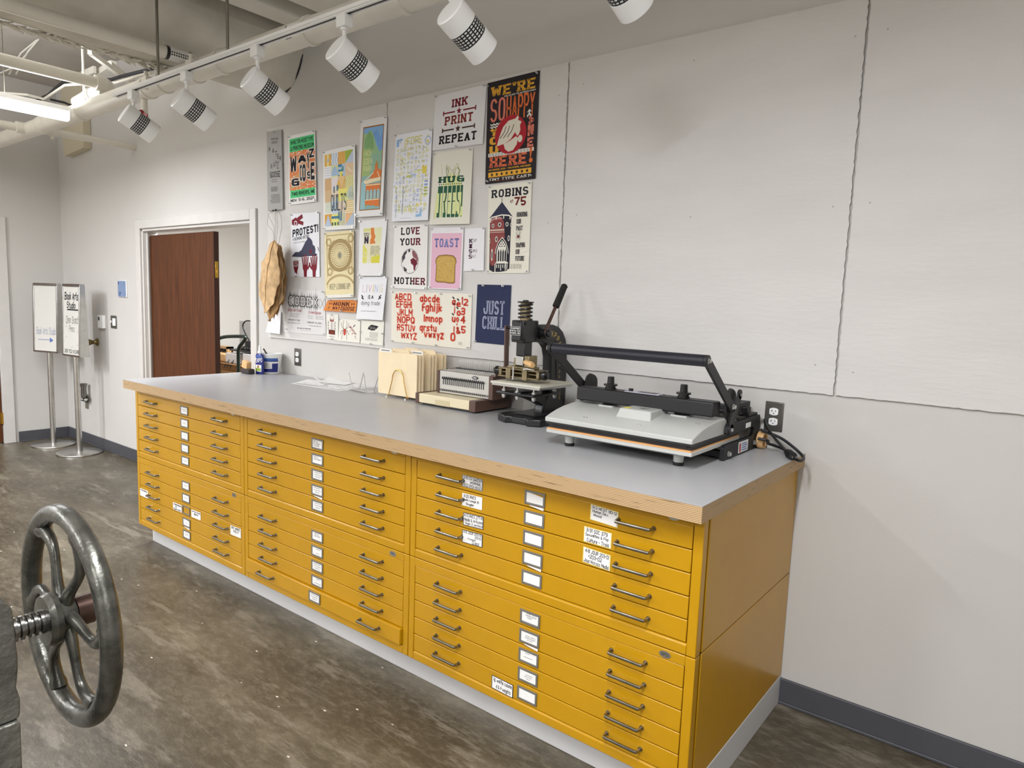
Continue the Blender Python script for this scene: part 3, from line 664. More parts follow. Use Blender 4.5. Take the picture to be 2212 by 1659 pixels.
# one cabinet, then copies
def cabinet():
    x0, y0, z0 = 0.0, -CD, PB; x1, z1 = x0+CW-.0018, z0+CH-.0026
    o = thing('flat_file_cabinet', '', 'flat file cabinet', (x0+CW/2, -CD/2, z0), 'yellow flat file cabinets')
    m = MB()
    m.box(x0+.0015, y0+.045, z0, x1, -.004, z1)                     # carcass
    m.box(x0+.0015, y0, z0, x0+.030, y0+.032, z1); m.box(x1-.030, y0, z0, x1, y0+.032, z1)
    m.box(x0+.030, y0, z1-.033, x1-.030, y0+.032, z1)
    m.prism([(x0+.030, y0, z0), (x0+.030, y0+.032, z0), (x0+.030, y0+.032, z0+.0355), (x0+.030, y0+.006, z0+.0355), (x0+.030, y0, z0+.0295)], (x1-x0-.06, 0, 0))
    m.build('body', 'yel', o, bevel=.0025)
    MB().box(x0+.0305, y0+.031, z0+.0005, x1-.0305, y0+.0445, z1-.0005).box(x0+.003, y0+.006, z1-.0005, x1-.002, -.006, z1+.002).build('gap_shade', 'dark', o)  # dark panels that paint shade into the drawer gaps and cabinet joints
    h0 = z0+.0365; dh = .0697
    ds = []
    hm = sm = None
    for k in range(5):
        za, zb = h0+k*dh+.0014, h0+(k+1)*dh-.0014
        d = MB().box(x0+.0325, y0+.0008, za, x1-.0325, y0+.0295, zb).build('drawer', 'yel', o, bevel=.0022); ds.append(d)
        zc = (za+zb)/2
        for hx in (.215, CW-.215):
            w = .059; yb = y0-.024
            pts = [(hx-w, y0+.002, zc), (hx-w, yb+.007, zc), (hx-w+.003, yb+.001, zc), (hx-w+.009, yb, zc), (hx+w-.009, yb, zc), (hx+w-.003, yb+.001, zc), (hx+w, yb+.007, zc), (hx+w, y0+.002, zc)]
            MB().tube(pts, .0042, 10, up=(0, 0, 1), flat=1.25).lathe((hx-w, y0+.0006, zc), (0, -1, 0), [(0, .008), (.004, .0065)], 12).lathe((hx+w, y0+.0006, zc), (0, -1, 0), [(0, .008), (.004, .0065)], 12).build('handle', 'steel', d)
        hx, hw, hh = CW/2+.002, .042, .0245; f = .0075
        q = MB()
        q.box(hx-hw, y0-.003, zc-hh, hx-hw+f, y0, zc+hh).box(hx+hw-f, y0-.003, zc-hh, hx+hw, y0, zc+hh).box(hx-hw+f, y0-.003, zc-hh, hx+hw-f, y0, zc-hh+f).box(hx-hw+f, y0-.003, zc+hh-f, hx+hw-f, y0, zc+hh)
        q.build('label_holder', 'holder', d, bevel=.0008)
    bz = z1-.0165; bxx = x0+1.09
    bd = MB().prism([(bxx+.019*math.cos(a), y0-.0016, bz+.0105*math.sin(a)) for a in [2*PI*k/28 for k in range(28)]], (0, .0016, 0)).build('maker_badge', 'alu', o)
    q = MB()
    for pg in text('SAFCO', .45, .5): q.add([(bxx-.012+.024*a, y0-.0019, bz-.0045+.009*b) for a, b in pg], [tuple(range(len(pg)))])
    q.build('badge_lettering', 'black', bd)
    return o
cab = cabinet()
CL = [['lower left yellow flat file with taped name labels on its middle drawer', 'upper left yellow flat file under the counter end by the doorway'],
      ['lower middle yellow flat file with its bottom drawer slightly open', 'upper middle yellow flat file with printed cards in every holder'],
      ['lower right yellow flat file with one handwritten label on its bottom drawer', 'upper right yellow flat file with seven handwritten class labels']]
CAB = {}
for i in range(3):
    for j in range(2):
        if i == 0 and j == 0: c = cab; c['label'] = CL[0][0]
        else: c = dup(cab, (CW*i, 0, CH*j), CL[i][j])
        CAB[i, j] = [c, sorted([k for k in C.objects if k.parent == c and k.name.startswith('drawer')], key=lambda o: o.name)]
# pull one drawer out a little
dr = CAB[1, 0][1][0]
def kidsof(o): return [k for k in C.objects if k.parent == o]
dr.location.y -= .014; ORG[dr] = ORG[dr]+Vector((0, -.014, 0))
MB().box(CW+.04, -CD+.03-.014+.0002, PB+.039, 2*CW-.045, -CD+.03, PB+.095).build('drawer_box', 'yel', dr)
# fix: children of the shifted drawer follow it
def zc_of(j, k): return PB+CH*j+.0365+.0697*(k+.5)
MT['ink_g'] = mat('print_grey', '#5E5C62', .7); MT['ink_k'] = mat('print_black', '#26242A', .7)
def lines(mb, rows, x0, x1, z0, z1, y, wx=.34, wy=.34, jit=0, slant=0):
    """rows of writing: (string, left fraction, right fraction); '~' marks illegible small print"""
    n = len(rows); hgt = (z1-z0)/n
    for r_, (s, a, b) in enumerate(rows):
        zt = z1-hgt*(r_+.12); zb = z1-hgt*(r_+.86)
        if s == '~':
            xx = x0+(x1-x0)*a
            while xx < x0+(x1-x0)*b:
                w = rnd.uniform(.03, .09)*(x1-x0); mb.add([(xx, y, zb+hgt*.28), (xx+w, y, zb+hgt*.28), (xx+w, y, zt-hgt*.2), (xx, y, zt-hgt*.2)], [(0, 1, 2, 3)]); xx += w+.022*(x1-x0)
        else:
            for pg in text(s, wx, wy, 0, .7, jit, slant): mb.add([(x0+(x1-x0)*(a+(b-a)*u), y, zb+(zt-zb)*v) for u, v in pg], [tuple(range(len(pg)))])
def card(i, j, k, rows, dx=0, dz=0, tilt=0, poke=0):
    d = CAB[i, j][1][k]; y = -CD-.0012+(ORG[d].y-ORG[CAB[i, j][0]].y); xc = CW*(i+.5)+.002+dx; zc = zc_of(j, k)+dz
    o = MB().add([(xc-.036, y, zc-.019-poke), (xc+.036, y, zc-.019-poke*1.5), (xc+.036, y, zc+.019-tilt), (xc-.036, y, zc+.019)], [(0, 1, 2, 3)]).build('label_card', 'card', d)
    if poke: MB().add([(xc-.02, y-.0035, zc-.0245), (xc+.04, y-.0035, zc-.0245), (xc+.04, y-.004, zc-.033), (xc-.015, y-.004, zc-.027)], [(0, 1, 2, 3)]).build('card_corner', 'card', d)
    if rows:
        q = MB(); lines(q, rows, xc-.031, xc+.031, zc-.014, zc+.015, y-.0003)
        q.build('card_print', 'ink_g' if rows[0][0] in ('~', '') else 'ink_k', d)
T2 = [('~', .12, .88), ('~', .2, .8)]; T3 = [('~', .1, .85), ('~', .12, .9), ('~', .2, .75)]
B2 = [('', 0, 1), ('~', .15, .85), ('~', .2, .8), ('', 0, 1)]
for k, r_ in zip((4, 3, 2, 1, 0), (B2, B2, [('', 0, 1), ('~', .25, .75), ('', 0, 1), ('~', .3, .7)], [('', 0, 1), ('', 0, 1), ('~', .15, .85), ('', 0, 1)], B2)): card(0, 1, k, r_)
for k, r_ in zip((4, 3, 1, 0), (B2, B2, [('', 0, 1), ('', 0, 1), ('~', .25, .8), ('', 0, 1)], B2)): card(0, 0, k, r_, tilt=.006 if k == 1 else 0, poke=.002 if k == 1 else 0)
card(1, 1, 4, [('PRE CUT', .1, .62), ('TEXT WEIGHT', .06, .86), ('FOR PRINT', .15, .8)], dx=-.003, tilt=.004)
card(1, 1, 3, [('PRE CUT', .12, .6), ('COVER WEIGHT', .06, .94), ('', 0, 1)])
for k in (2, 1, 0): card(1, 1, k, T3, dx=.004 if k != 1 else 0, poke=.002 if k == 1 else 0)
card(1, 0, 4, [('PRE CUT', .2, .7), ('CARD STOCK', .15, .85), ('', 0, 1)])
card(1, 0, 3, [('~', .35, .85), ('', 0, 1), ('~', .4, .8)]); card(1, 0, 2, T3); card(1, 0, 1, [('~', .4, .8), ('', 0, 1), ('~', .2, .9)]); card(1, 0, 0, T3)
for k in range(5): card(2, 1, k, None, tilt=.009 if k == 4 else 0, poke=.003 if k in (4, 1) else 0)
card(2, 0, 4, [('BOOK ARTS', .25, .95), ('WORKSHOP', .2, .95), ('PREP', .32, .65), ('', 0, 1)], dz=.003)
card(2, 0, 3, [('', 0, 1), ('BOOK ARTS', .25, .92), ('WORKSHOP', .2, .92), ('~', .35, .7)], poke=.004)
card(2, 0, 2, [('~', .25, .6), ('', 0, 1), ('~', .2, .75), ('', 0, 1)]); card(2, 0, 1, [('', 0, 1), ('~', .35, .75), ('~', .28, .8), ('~', .4, .65)]); card(2, 0, 0, None)
# stickers: handwritten labels on the drawers
def sticker(i, j, k, c, rows, edge=None, rot=0, wgt=.58, grp=0):
    d = CAB[i, j][1][k]; y = -CD-.0006; P = [aty(px, py, -CD) for px, py in c]   # tl, tr, br, bl in the photo
    xs = [p.x for p in P]; zs = [p.z for p in P]
    x0, x1 = (xs[0]+xs[3])/2, (xs[1]+xs[2])/2; zt, zb = (zs[0]+zs[1])/2, (zs[2]+zs[3])/2
    sk = (zs[1]-zs[0]+zs[2]-zs[3])/2
    f = lambda u, v: (x0+(x1-x0)*u, zb+(zt-zb)*v+sk*(u-.5))
    def quad(mb, u0, v0, u1, v1, yy, mi=0): mb.add([(a, yy, b) for a, b in (f(u0, v0), f(u1, v0), f(u1, v1), f(u0, v1))], [(0, 1, 2, 3)], mi)
    s = MB(); quad(s, 0, 0, 1, 1, y, 0)
    if edge: quad(s, .035, .05, .965, .95, y-.0003, 1)
    o = s.build('handwritten_label', [edge or 'card', 'card'], d, smooth=0)
    q = MB(); n = len(rows)
    for r_, (t, a, b) in enumerate(rows):
        v1 = 1-(r_+.1)/n*.94-.03; v0 = 1-(r_+.92)/n*.94-.03
        for pg in text(t, wgt, wgt, 0, .55, .25, .08):
            q.add([(x, y-.0006, z) for x, z in [f(a+(b-a)*u, v0+(v1-v0)*v) for u, v in pg]], [tuple(range(len(pg)))])
    q.build('handwriting', 'ink_k', d)
lk = '#2B2A33'; MT['edge_k'] = mat('label_border_dark', '#3A3846', .6); MT['edge_g'] = mat('label_border_grey', '#8C8F9A', .6); MT['edge_y'] = mat('label_border_yellow', '#E9DB9B', .6)
sticker(2, 1, 4, ((999, 1025), (1043, 1036), (1042, 1062), (999, 1050)), [('3/19 CSI SWEENY', .05, .97), ('WORKING', .4, .92), ('(3/22 OPEN HOUSE)', .05, .97)], 'edge_g')
sticker(2, 1, 3, ((999, 1064), (1042, 1075), (1041, 1102), (998, 1091)), [('3/25 RHCS', .06, .7), ('Media Lounge 10', .04, .85), ('Suglo', .2, .6)], None)
sticker(2, 1, 2, ((1001, 1106), (1045, 1117), (1044, 1144), (1000, 1134)), [('4/13 RHCS 277-R', .05, .96), ('Media & Activism', .06, .96), ('Suglo (2 sections)', .12, .97)], 'edge_k')
sticker(2, 1, 1, ((999, 1143), (1043, 1155), (1042, 1183), (998, 1171)), [('4/8 JOUR 203-01', .06, .95), ('203-02', .62, .95), ('Cooper', .28, .7), ('(2 secs)', .5, .85)], 'edge_k')
sticker(2, 1, 4, ((1277, 1088), (1337, 1107), (1334, 1140), (1274, 1122)), [('3/2 HCST 110-12', .06, .96), ('Human Dev.', .08, .66), ('Wood', .12, .42), ('', 0, 1)], 'edge_y')
sticker(2, 1, 3, ((1262, 1136), (1322, 1152), (1320, 1186), (1261, 1169)), [('3/31 SOC 379', .08, .86), ('Sexualities & Pop', .06, .9), ('Culture - Troia', .12, .92)], 'edge_y')
sticker(2, 1, 2, ((1261, 1180), (1320, 1200), (1317, 1234), (1258, 1213)), [('4/8 JOUR 203-01', .08, .95), ('+203-02', .2, .7), ('Jour/Across Media', .04, .95)], 'edge_y')
sticker(2, 0, 0, ((1063, 1457), (1110, 1481), (1107, 1508), (1061, 1485)), [('lg. waffle column', .1, .95), ('d & f-weights', .22, .9)], 'edge_k')
sticker(0, 0, 2, ((303, 1054), (320, 1061), (320, 1077), (303, 1070)), [('~', 0, 1), ('', 0, 1)] and [('Marbling', .08, .9), ('', 0, 1), ('', 0, 1)], None, wgt=.6)
sticker(0, 0, 2, ((374, 1084), (393, 1092), (392, 1107), (374, 1100)), [('Marbled', .1, .95), ('&', .3, .45), ('Book Cloth', .1, .9)], None, wgt=.6)
sticker(0, 0, 2, ((414, 1100), (434, 1108), (433, 1124), (413, 1116)), [('Canvas Scraps', .05, .98), ('BFK', .3, .75), ('', 0, 1)], None, wgt=.6)
sticker(0, 0, 2, ((498, 1134), (521, 1143), (520, 1163), (498, 1154)), [('OFF WHITE', .1, .92), ('FELT', .3, .8), ('', 0, 1)], None, wgt=.6)
# ------------------------------------------------------------------ prints pinned to the boards
class Poster:
    """flat print: uv runs from the top-left corner; every call lays ink a hair above the last"""
    def __init__(s, name, label, c, paper='#ECEAE6', off=(.004, .004, .012, .012), cat='poster', th=.0007):
        s.P = [aty(px, py, -BT-.006) for px, py in c]        # TL TR BR BL
        s.off = off; s.name = name; s.label = label; s.cat = cat; s.n = 1; s.mb = MB(); s.mats = []; s.kids = []
        s.w = ((s.P[1]-s.P[0]).length+(s.P[2]-s.P[3]).length)/2; s.h = ((s.P[3]-s.P[0]).length+(s.P[2]-s.P[1]).length)/2
        k = 1
        q = [(p.x, p.z) for p in s.P]; e1 = (q[1][0]-q[0][0], q[1][1]-q[0][1], off[1]-off[0]); e2 = (q[3][0]-q[0][0], q[3][1]-q[0][1], off[3]-off[0])
        dt = e1[0]*e2[1]-e2[0]*e1[1]; s.pl = ((e1[2]*e2[1]-e2[2]*e1[1])/dt, (e1[0]*e2[2]-e2[0]*e1[2])/dt, off[0])
        for (t, mi) in ((0, 0),):
            i = s.mi(paper)
            s.mb.grid(lambda u, v: s.at(u, v, 0), k, k, i); s.mb.grid(lambda u, v: s.at(u, v, -th), k, k, i)
            for (a, b) in (((0, 0), (1, 0)), ((1, 0), (1, 1)), ((1, 1), (0, 1)), ((0, 1), (0, 0))):
                s.mb.add([s.at(*a, 0), s.at(*b, 0), s.at(*b, -th), s.at(*a, -th)], [(0, 1, 2, 3)], i)
    def mi(s, col):
        if col not in s.mats: s.mats.append(col)
        return s.mats.index(col)
    def at(s, u, v, z):
        P = s.P; o = s.off
        x = (P[0].x*(1-u)+P[1].x*u)*(1-v)+(P[3].x*(1-u)+P[2].x*u)*v
        zz = (P[0].z*(1-u)+P[1].z*u)*(1-v)+(P[3].z*(1-u)+P[2].z*u)*v
        d = s.pl[2]+s.pl[0]*(x-P[0].x)+s.pl[1]*(zz-P[0].z)
        return (x, -BT-d-z, zz)
    def poly(s, pts, col, hold=False):
        s.mb.add([s.at(u, v, s.n*.00005) for u, v in pts], [tuple(range(len(pts)))], s.mi(col))
        if not hold: s.n += 1
        return s
    def rect(s, u0, v0, u1, v1, col, hold=False): return s.poly([(u0, v0), (u1, v0), (u1, v1), (u0, v1)], col, hold)
    def text(s, t, u0, v0, u1, v1, col, w=.55, wy=None, slab=0, sk=0, sp=.8, rot=0, hold=False, split=None):
        for pg in text(t, w, w if wy is None else wy, slab, sp):
            pts = []
            for a, b in pg:
                if rot == 90: pts.append((u0+(u1-u0)*(1-b), v0+(v1-v0)*a) if 0 else (u1-(u1-u0)*(1-b), v0+(v1-v0)*a))
                else: pts.append((u0+(u1-u0)*a, v1-(v1-v0)*b-sk*a))
            c = col
            if split and sum(p[0] for p in pg)/len(pg) > split[0]: c = split[1]
            s.poly(pts, c, True)
        if not hold: s.n += 1
        return s
    def otext(s, t, u0, v0, u1, v1, c0, c1, w=.9, w2=.5, **k):
        s.text(t, u0, v0, u1, v1, c0, w, **k); pu = (u1-u0)*.012; pv = (v1-v0)*(w-w2)/(6+2*w)
        return s.text(t, u0+pu, v0+pv, u1-pu, v1-pv, c1, w2, **{**k, 'sp': k.get('sp', .8)+2*(w-w2)})
    def line(s, pts, th, col, hold=False, closed=False):
        th2 = th*s.w/s.h
        p = [tuple(q) for q in pts]+([tuple(pts[0])] if closed else [])
        for q in strip(p, th/2, th2/2, False): s.poly(q, col, True)
        if not hold: s.n += 1
        return s
    def oval(s, cu, cv, ru, col, rv=None, n=30, a0=0, a1=2*PI, hold=False):
        rv = ru*s.w/s.h if rv is None else rv
        return s.poly([(cu+ru*math.cos(a0+(a1-a0)*i/n), cv+rv*math.sin(a0+(a1-a0)*i/n)) for i in range(n)], col, hold)
    def ring(s, cu, cv, ru, th, col, rv=None, n=36, a0=0, a1=2*PI):
        rv = ru*s.w/s.h if rv is None else rv; full = a1-a0 > 6.28
        return s.line([(cu+ru*math.cos(a0+(a1-a0)*i/n), cv+rv*math.sin(a0+(a1-a0)*i/n)) for i in range(n if full else n+1)], th, col, closed=full)
    def star(s, cu, cv, r, col, hold=False):
        k = s.w/s.h
        return s.poly([(cu+r*(1 if i % 2 == 0 else .42)*math.sin(i*PI/5), cv-r*k*(1 if i % 2 == 0 else .42)*math.cos(i*PI/5)) for i in range(10)], col, hold)
    def fine(s, u0, v0, u1, v1, n, col, th=.35, ragged=.3):
        for i in range(n):
            va = v0+(v1-v0)*i/n; u = u0+(u1-u0)*rnd.uniform(0, ragged)*.5; e = u1-(u1-u0)*rnd.uniform(0, ragged)*.5
            while u < e:
                w = min(rnd.uniform(.03, .08), e-u); s.rect(u, va, u+w, va+(v1-v0)/n*th, col, True); u += w+.016
        s.n += 1; return s
    def done(s, pins='metal', pp=((.04, .02), (.96, .02), (.96, .98), (.04, .98))):
        o = s.mb.build(s.name, [ink(m) for m in s.mats], loc=s.at(.5, 1, 0), smooth=0)
        tag(o, s.label, s.cat, 'prints pinned to the boards')
        for u, v in pp:
            p = Vector(s.at(u, v, 0)); y0 = -BT-.0002
            MB().cyl((p.x, y0, p.z), (p.x, p.y-.004, p.z), .0009, n=6).lathe((p.x, p.y-.0015, p.z), (0, -1, .12), [(0, .0045), (.002, .0045), (.003, .0028), (.009, .0026), (.0105, .0042), (.012, .004)], 10).build('push_pin', 'clear_pin', o)
        return o
MT['clear_pin'] = mat('clear_pin', '#C9CBCD', .15, .2)
K = '#262228'; WH = '#ECEAE6'

p = Poster('poster', 'narrow grey letterpress print at the top left of the board, beside the doorway', ((577.7, 285), (609.4, 280.5), (613, 452.5), (580.5, 456)), '#A9A7A4', (.012, .012, .014, .014), th=.008)
p.text('Welcome', .3, .085, .78, .115, '#3A3A3C', .5)
p.fine(.33, .13, .74, .165, 1, '#7C7B7A', .9)
for t, u, v, h_ in (('W', .12, .185, .07), ('A', .38, .215, .065), ('T', .58, .255, .065), ('E', .70, .295, .06), ('R', .85, .325, .065), ('W', .25, .4, .075), ('A', .43, .385, .075), ('Y', .57, .37, .085), ('Z', .68, .395, .085)): p.text(t, u, v, u+.11, v+h_, '#3A3A3C', .55 if v < .36 else .35)
p.text('GOOSE', .2, .51, .88, .585, '#3A3A3C', .6)
p.fine(.3, .61, .7, .66, 2, '#6B6A69', .3); p.fine(.25, .7, .75, .78, 1, '#8A8987', .8); p.fine(.2, .8, .88, .92, 7, '#5F5E5D', .4)
p.done(pp=((.5, .02),))

p = Poster('poster', 'bright green and orange wood type print with WAYZGOOSE in black letters', ((622.5, 294), (681.3, 281.2), (684.9, 435.5), (624.6, 443.3)), WH, (.003, .008, .014, .006))
p.rect(.03, .235, .985, .80, '#E08A55')
cs = ['#E8855B', '#D9B184', '#7FC98F', '#F0C9B4', '#E2604F', '#C9CFA8', '#EFE7DB', '#D98A3F']
for i in range(15):
    for j in range(26):
        a, b = .03+.955*i/15, .235+.565*j/26
        if rnd.random() < .62: p.poly([(a+rnd.uniform(0, .02), b+rnd.uniform(0, .008)), (a+rnd.uniform(.03, .063), b), (a+rnd.uniform(.04, .063), b+rnd.uniform(.008, .0215)), (a+.005, b+.021)], rnd.choice(cs), True)
p.n += 1
GR = '#52C77E'
p.rect(.03, .05, .96, .24, GR).rect(.05, .795, .97, .905, GR)
p.text('HAMILTON WOOD TYPE', .08, .075, .92, .135, K, .75, .6).text('& PRINTING MUSEUM', .08, .16, .94, .222, K, .75, .6)
for t, a in (('W', (.06, .275, .30, .555)), ('A', (.34, .30, .67, .425)), ('Y', (.68, .27, .79, .52)), ('Z', (.77, .245, .95, .37)), ('G', (.1, .625, .40, .735)), ('O', (.42, .44, .51, .68)), ('O', (.51, .44, .64, .69)), ('S', (.68, .555, .82, .665)), ('E', (.82, .44, .96, .685))):
    u0, v0, u1, v1 = a; p.text(t, u0-.022, v0-.009, u1+.022, v1+.009, '#EFE7DB', 1.35, hold=True); p.n += 1; p.text(t, u0, v0, u1, v1, K, .9)
p.text('TWO RIVERS, WI', .1, .82, .93, .89, K, .7, .55).text('NOV. 5-6. 2021', .06, .92, .92, .962, K, .6, .6)
p.done()

RD = '#7C1F2C'
p = Poster('poster', 'white PROTEST! print with red hands and a dark map shape', ((628, 461.7), (689, 458), (690.7, 598.2), (626.8, 597.5)), '#E9EAEE', (.003, .006, .006, .003))
def hand(cu, cv, sx, sy, col=RD, fist=False, rot=0):
    def T(q): return [(cu+(x*math.cos(rot)-y*math.sin(rot))*sx, cv+(x*math.sin(rot)+y*math.cos(rot))*sy) for x, y in q]
    p.poly(T([(-.18, 1), (.18, 1), (.2, .55), (.33, .3), (.34, 0), (-.34, 0), (-.33, .3), (-.2, .55)]), col)
    if fist:
        for k in range(4): p.oval(cu-.27*sx+.18*sx*k, cv-.08*sy, .11*sx, col, .22*sy)
        p.line(T([(-.3, .12), (.05, .2), (.3, .05)]), .012, '#E9EAEE')
        for k in range(3): p.line(T([(-.18+.18*k, -.25), (-.16+.18*k, .08)]), .01, '#E9EAEE')
    else:
        for k, (dx, L) in enumerate(((-.42, .62), (-.2, .82), (.05, .86), (.28, .68))): p.line(T([(-.27+.18*k, .05), (-.27+.18*k+dx*.35, -L)]), .14*sx, col)
        p.line(T([(.3, .35), (.52, .1), (.6, -.18)] if cu < .6 else [(-.3, .35), (-.52, .1), (-.6, -.18)]), .15*sx, col)
p.poly([(.03, .1), (.18, .06), (.27, .1), (.26, .18), (.18, .2), (.03, .17)], RD); p.line([(.24, .1), (.42, .045)], .085, RD); p.line([(.25, .13), (.45, .165)], .075, RD); p.ring(.17, .155, .045, .018, '#E9EAEE')
p.text('PROTEST!', .06, .255, .97, .375, K, .85, .85, sk=.075).text('A RICHMOND HISTORY', .07, .385, .66, .435, K, .6, sk=.05).text('A PEOPLES STORY IN PRINT', .09, .455, .5, .475, '#55535A', .4, sk=.02)
p.poly([(.03, .68), (.12, .63), (.18, .605), (.28, .61), (.38, .58), (.47, .50), (.52, .45), (.58, .42), (.6, .37), (.7, .40), (.76, .44), (.78, .5), (.84, .52), (.87, .57), (.86, .63), (.93, .65), (.9, .675), (.5, .675), (.4, .69)], '#45455A')
p.line([(.95, .535), (.98, .6)], .02, '#45455A'); p.star(.7, .605, .07, RD)
hand(.19, .8, .24, .2, fist=True); hand(.52, .81, .26, .19); hand(.82, .81, .26, .19)
p.poly([(.03, .93), (.2, .94), (.26, .99), (.08, .99)], '#E9EAEE'); p.done(pp=((.97, .01), (.03, .02)))

p = Poster('poster', 'tall pastel patchwork print with the word QUILTS', ((697, 327), (768.6, 312.3), (770.2, 494.2), (699, 498)), '#EDECE8', (.003, .012, .014, .006))
qc = ['#E0AE4E', '#B7C9DC', '#D6B48C', '#E8D58E', '#A9BE55', '#EDE6C9', '#C3D0E2', '#DDBE93', '#F0DEB0']
U = [.05, .265, .48, .70, .95]; V = [.05+.9*i/6 for i in range(7)]
base = ['#E3B45A', '#B9C8DA', '#E6C07C', '#BFCBDD', '#D9DDE4', '#D9DFA0', '#B7CBE0', '#E2C6A0', '#D6B083', '#E6DDDC', '#E0B875', '#E8E3A5', '#DDB98C', '#E9D9C6', '#EBE27C', '#D6DD9A', '#E8EBDD', '#C9D6E6', '#E8E6D6', '#EFE9C8', '#E6B25A', '#E6E28A', '#DCE4EA', '#E7B988']
for r_ in range(6):
    for c_ in range(4):
        a, b, c, d = U[c_], V[r_], U[c_+1], V[r_+1]; p.rect(a, b, c, d, base[r_*4+c_], True)
p.n += 1
def cell(r_, c_): return U[c_], V[r_], U[c_+1], V[r_+1]
def zig(r_, c_, col, n=4):
    a, b, c, d = cell(r_, c_)
    for k in range(n):
        x = a+(c-a)*(k+.35)/n; p.line([(x+(.022 if i % 2 else -.012), b+(d-b)*i/6) for i in range(7)], .012, col, True)
    p.n += 1
def strp(r_, c_, col, n=5, vert=False, w=.45):
    a, b, c, d = cell(r_, c_)
    for k in range(n):
        if vert: p.rect(a+(c-a)*k/n, b, a+(c-a)*(k+w)/n, d, col, True)
        else: p.rect(a, b+(d-b)*k/n, c, b+(d-b)*(k+w)/n, col, True)
    p.n += 1
def tri(r_, c_, col, k=0):
    a, b, c, d = cell(r_, c_); p.poly([[(a, b), (c, b), (a, d)], [(a, d), (c, b), (c, d)], [((a+c)/2, b), (c, d), (a, d)], [(a, b), (c, b), ((a+c)/2, d)]][k], col)
a, b, c, d = cell(0, 0); p.rect(a+(c-a)*.35, b, a+(c-a)*.62, d, '#F0DEA0'); p.star((a+c)/2, (b+d)/2, .05, '#B9C8DA')
a, b, c, d = cell(0, 1)
for k in range(3): p.line([(a+(c-a)*(k+.5)/3+.02*math.sin(i), b+(d-b)*i/8) for i in range(9)], .03, '#E8ECF2', True)
p.n += 1; strp(0, 2, '#E0A544', 4, True, .6); tri(0, 3, '#A5B94C', 0); strp(1, 0, '#F2F2F2', 5, False, .5)
a, b, c, d = cell(1, 1); p.oval((a+c)/2, d, (c-a)/2, '#A9C3DE', (d-b)*.9, 20, PI, 2*PI); p.rect(a, d-.02, c, d, '#E4E4A8')
a, b, c, d = cell(1, 2); p.rect(a, b, a+.12, b+.033, '#4B86A8').rect(a, b+.065, a+.17, b+.09, '#4B8FA5').rect(a+.12, b+.03, a+.17, b+.09, '#5B8F8A').rect(a+.05, b+.09, a+.14, d, '#E8DD6C').rect(a, d-.02, a+.05, d-.008, '#40627A').rect(a+.11, d-.02, a+.15, d-.01, '#334A5A')
a, b, c, d = cell(1, 3); p.oval(c, b+.02, .2, '#EBD9BE', .1, 20, PI/2, PI)
p.poly([(.48, .39), (.68, .37), (.7, .43), (.6, .45), (.42, .47)], '#E2B65C'); tri(2, 2, '#E6C38A', 3); zig(2, 3, '#CBBF86', 4); p.rect(.33, .46, .37, .54, '#5B7480').rect(.43, .45, .49, .52, '#5F7F86')
zig(3, 0, '#E9D3AD', 5); p.rect(.48, .5, .8, .56, '#EBE27C'); p.oval(.95, .57, .2, '#C3CDBB', .09, 20, PI/2, 1.5*PI)
for k in range(7): p.line([(.83+.02*k, .54+.004*k), (.8+.02*k, .62)], .008, '#9BA79A', True)
p.n += 1
for r_ in range(5):
    for k in range(4): p.rect(.07+.05*k, .66+.026*r_, .10+.05*k, .67+.026*r_, '#B9C7A8', True)
p.n += 1; strp(4, 3, '#E3C07E', 6); strp(4, 2, '#E8C9B5', 5, True, .4); tri(5, 0, '#DDA23E', 0); tri(5, 0, '#B9C8DA', 2); tri(5, 3, '#B7C7DA', 1); strp(5, 2, '#D9D27C', 5, True)
a, b, c, d = cell(5, 1); p.rect(a, b+.03, c+.06, b+.06, '#4B7E9C').rect(c, b-.02, c+.05, b+.07, '#4F808C').rect(c+.08, b-.03, c+.11, d-.06, '#46707E').rect(c+.05, d-.08, c+.11, d-.06, '#4B86A8')
for k in range(3): p.rect(a+.01+.09*k, d-.045, a+.05+.09*k, d-.005, '#40675E', True)
p.n += 1
p.text('QUILTS', .25, .56, .735, .765, '#3B4A4E', .42, .28)
p.text('QUILTS', .27, .60, .72, .66, '#A9CBE4', .2)
p.rect(0, .965, 1, 1, '#EDECE8'); p.done()

p = Poster('poster', 'tall framed park print with an orange gazebo under green and blue sky', ((778.7, 260.3), (836.6, 249.6), (830.9, 466.4), (773, 470)), '#E8E7E5', (.003, .006, .02, .02))
p.rect(.11, .075, .9, .935, '#A06A35').rect(.14, .088, .875, .925, '#8FB4B0')
p.rect(.14, .088, .875, .36, '#9CC08E'); p.poly([(.14, .088), (.875, .088), (.875, .3), (.78, .34), (.65, .28), (.5, .15), (.42, .12), (.3, .15), (.14, .14)], '#86B4DE'); p.poly([(.5, .16), (.62, .12), (.8, .2), (.875, .16), (.875, .33), (.76, .35), (.7, .28)], '#78A5DC')
p.poly([(.2, .2), (.36, .12), (.5, .18), (.56, .3), (.4, .36), (.2, .34)], '#86AE76'); p.rect(.14, .36, .875, .55, '#93B99F'); p.rect(.14, .3, .45, .58, '#A7C07E'); p.rect(.14, .64, .32, .925, '#9CC4C8')
LT = '#DCDDA6'
p.text('RIDE', .2, .325, .52, .375, LT, .3).text('EDEN', .2, .4, .52, .46, LT, .5, .4).text('PARK', .2, .475, .52, .535, LT, .5, .4)
OR = '#DE7F42'; CR = '#EFE0B9'
p.poly([(.69, .43), (.76, .48), (.75, .53), (.64, .53), (.63, .48)], '#B98A4C').rect(.655, .48, .73, .54, OR); p.poly([(.6, .535), (.66, .52), (.8, .52), (.875, .54), (.875, .62), (.44, .625)], OR)
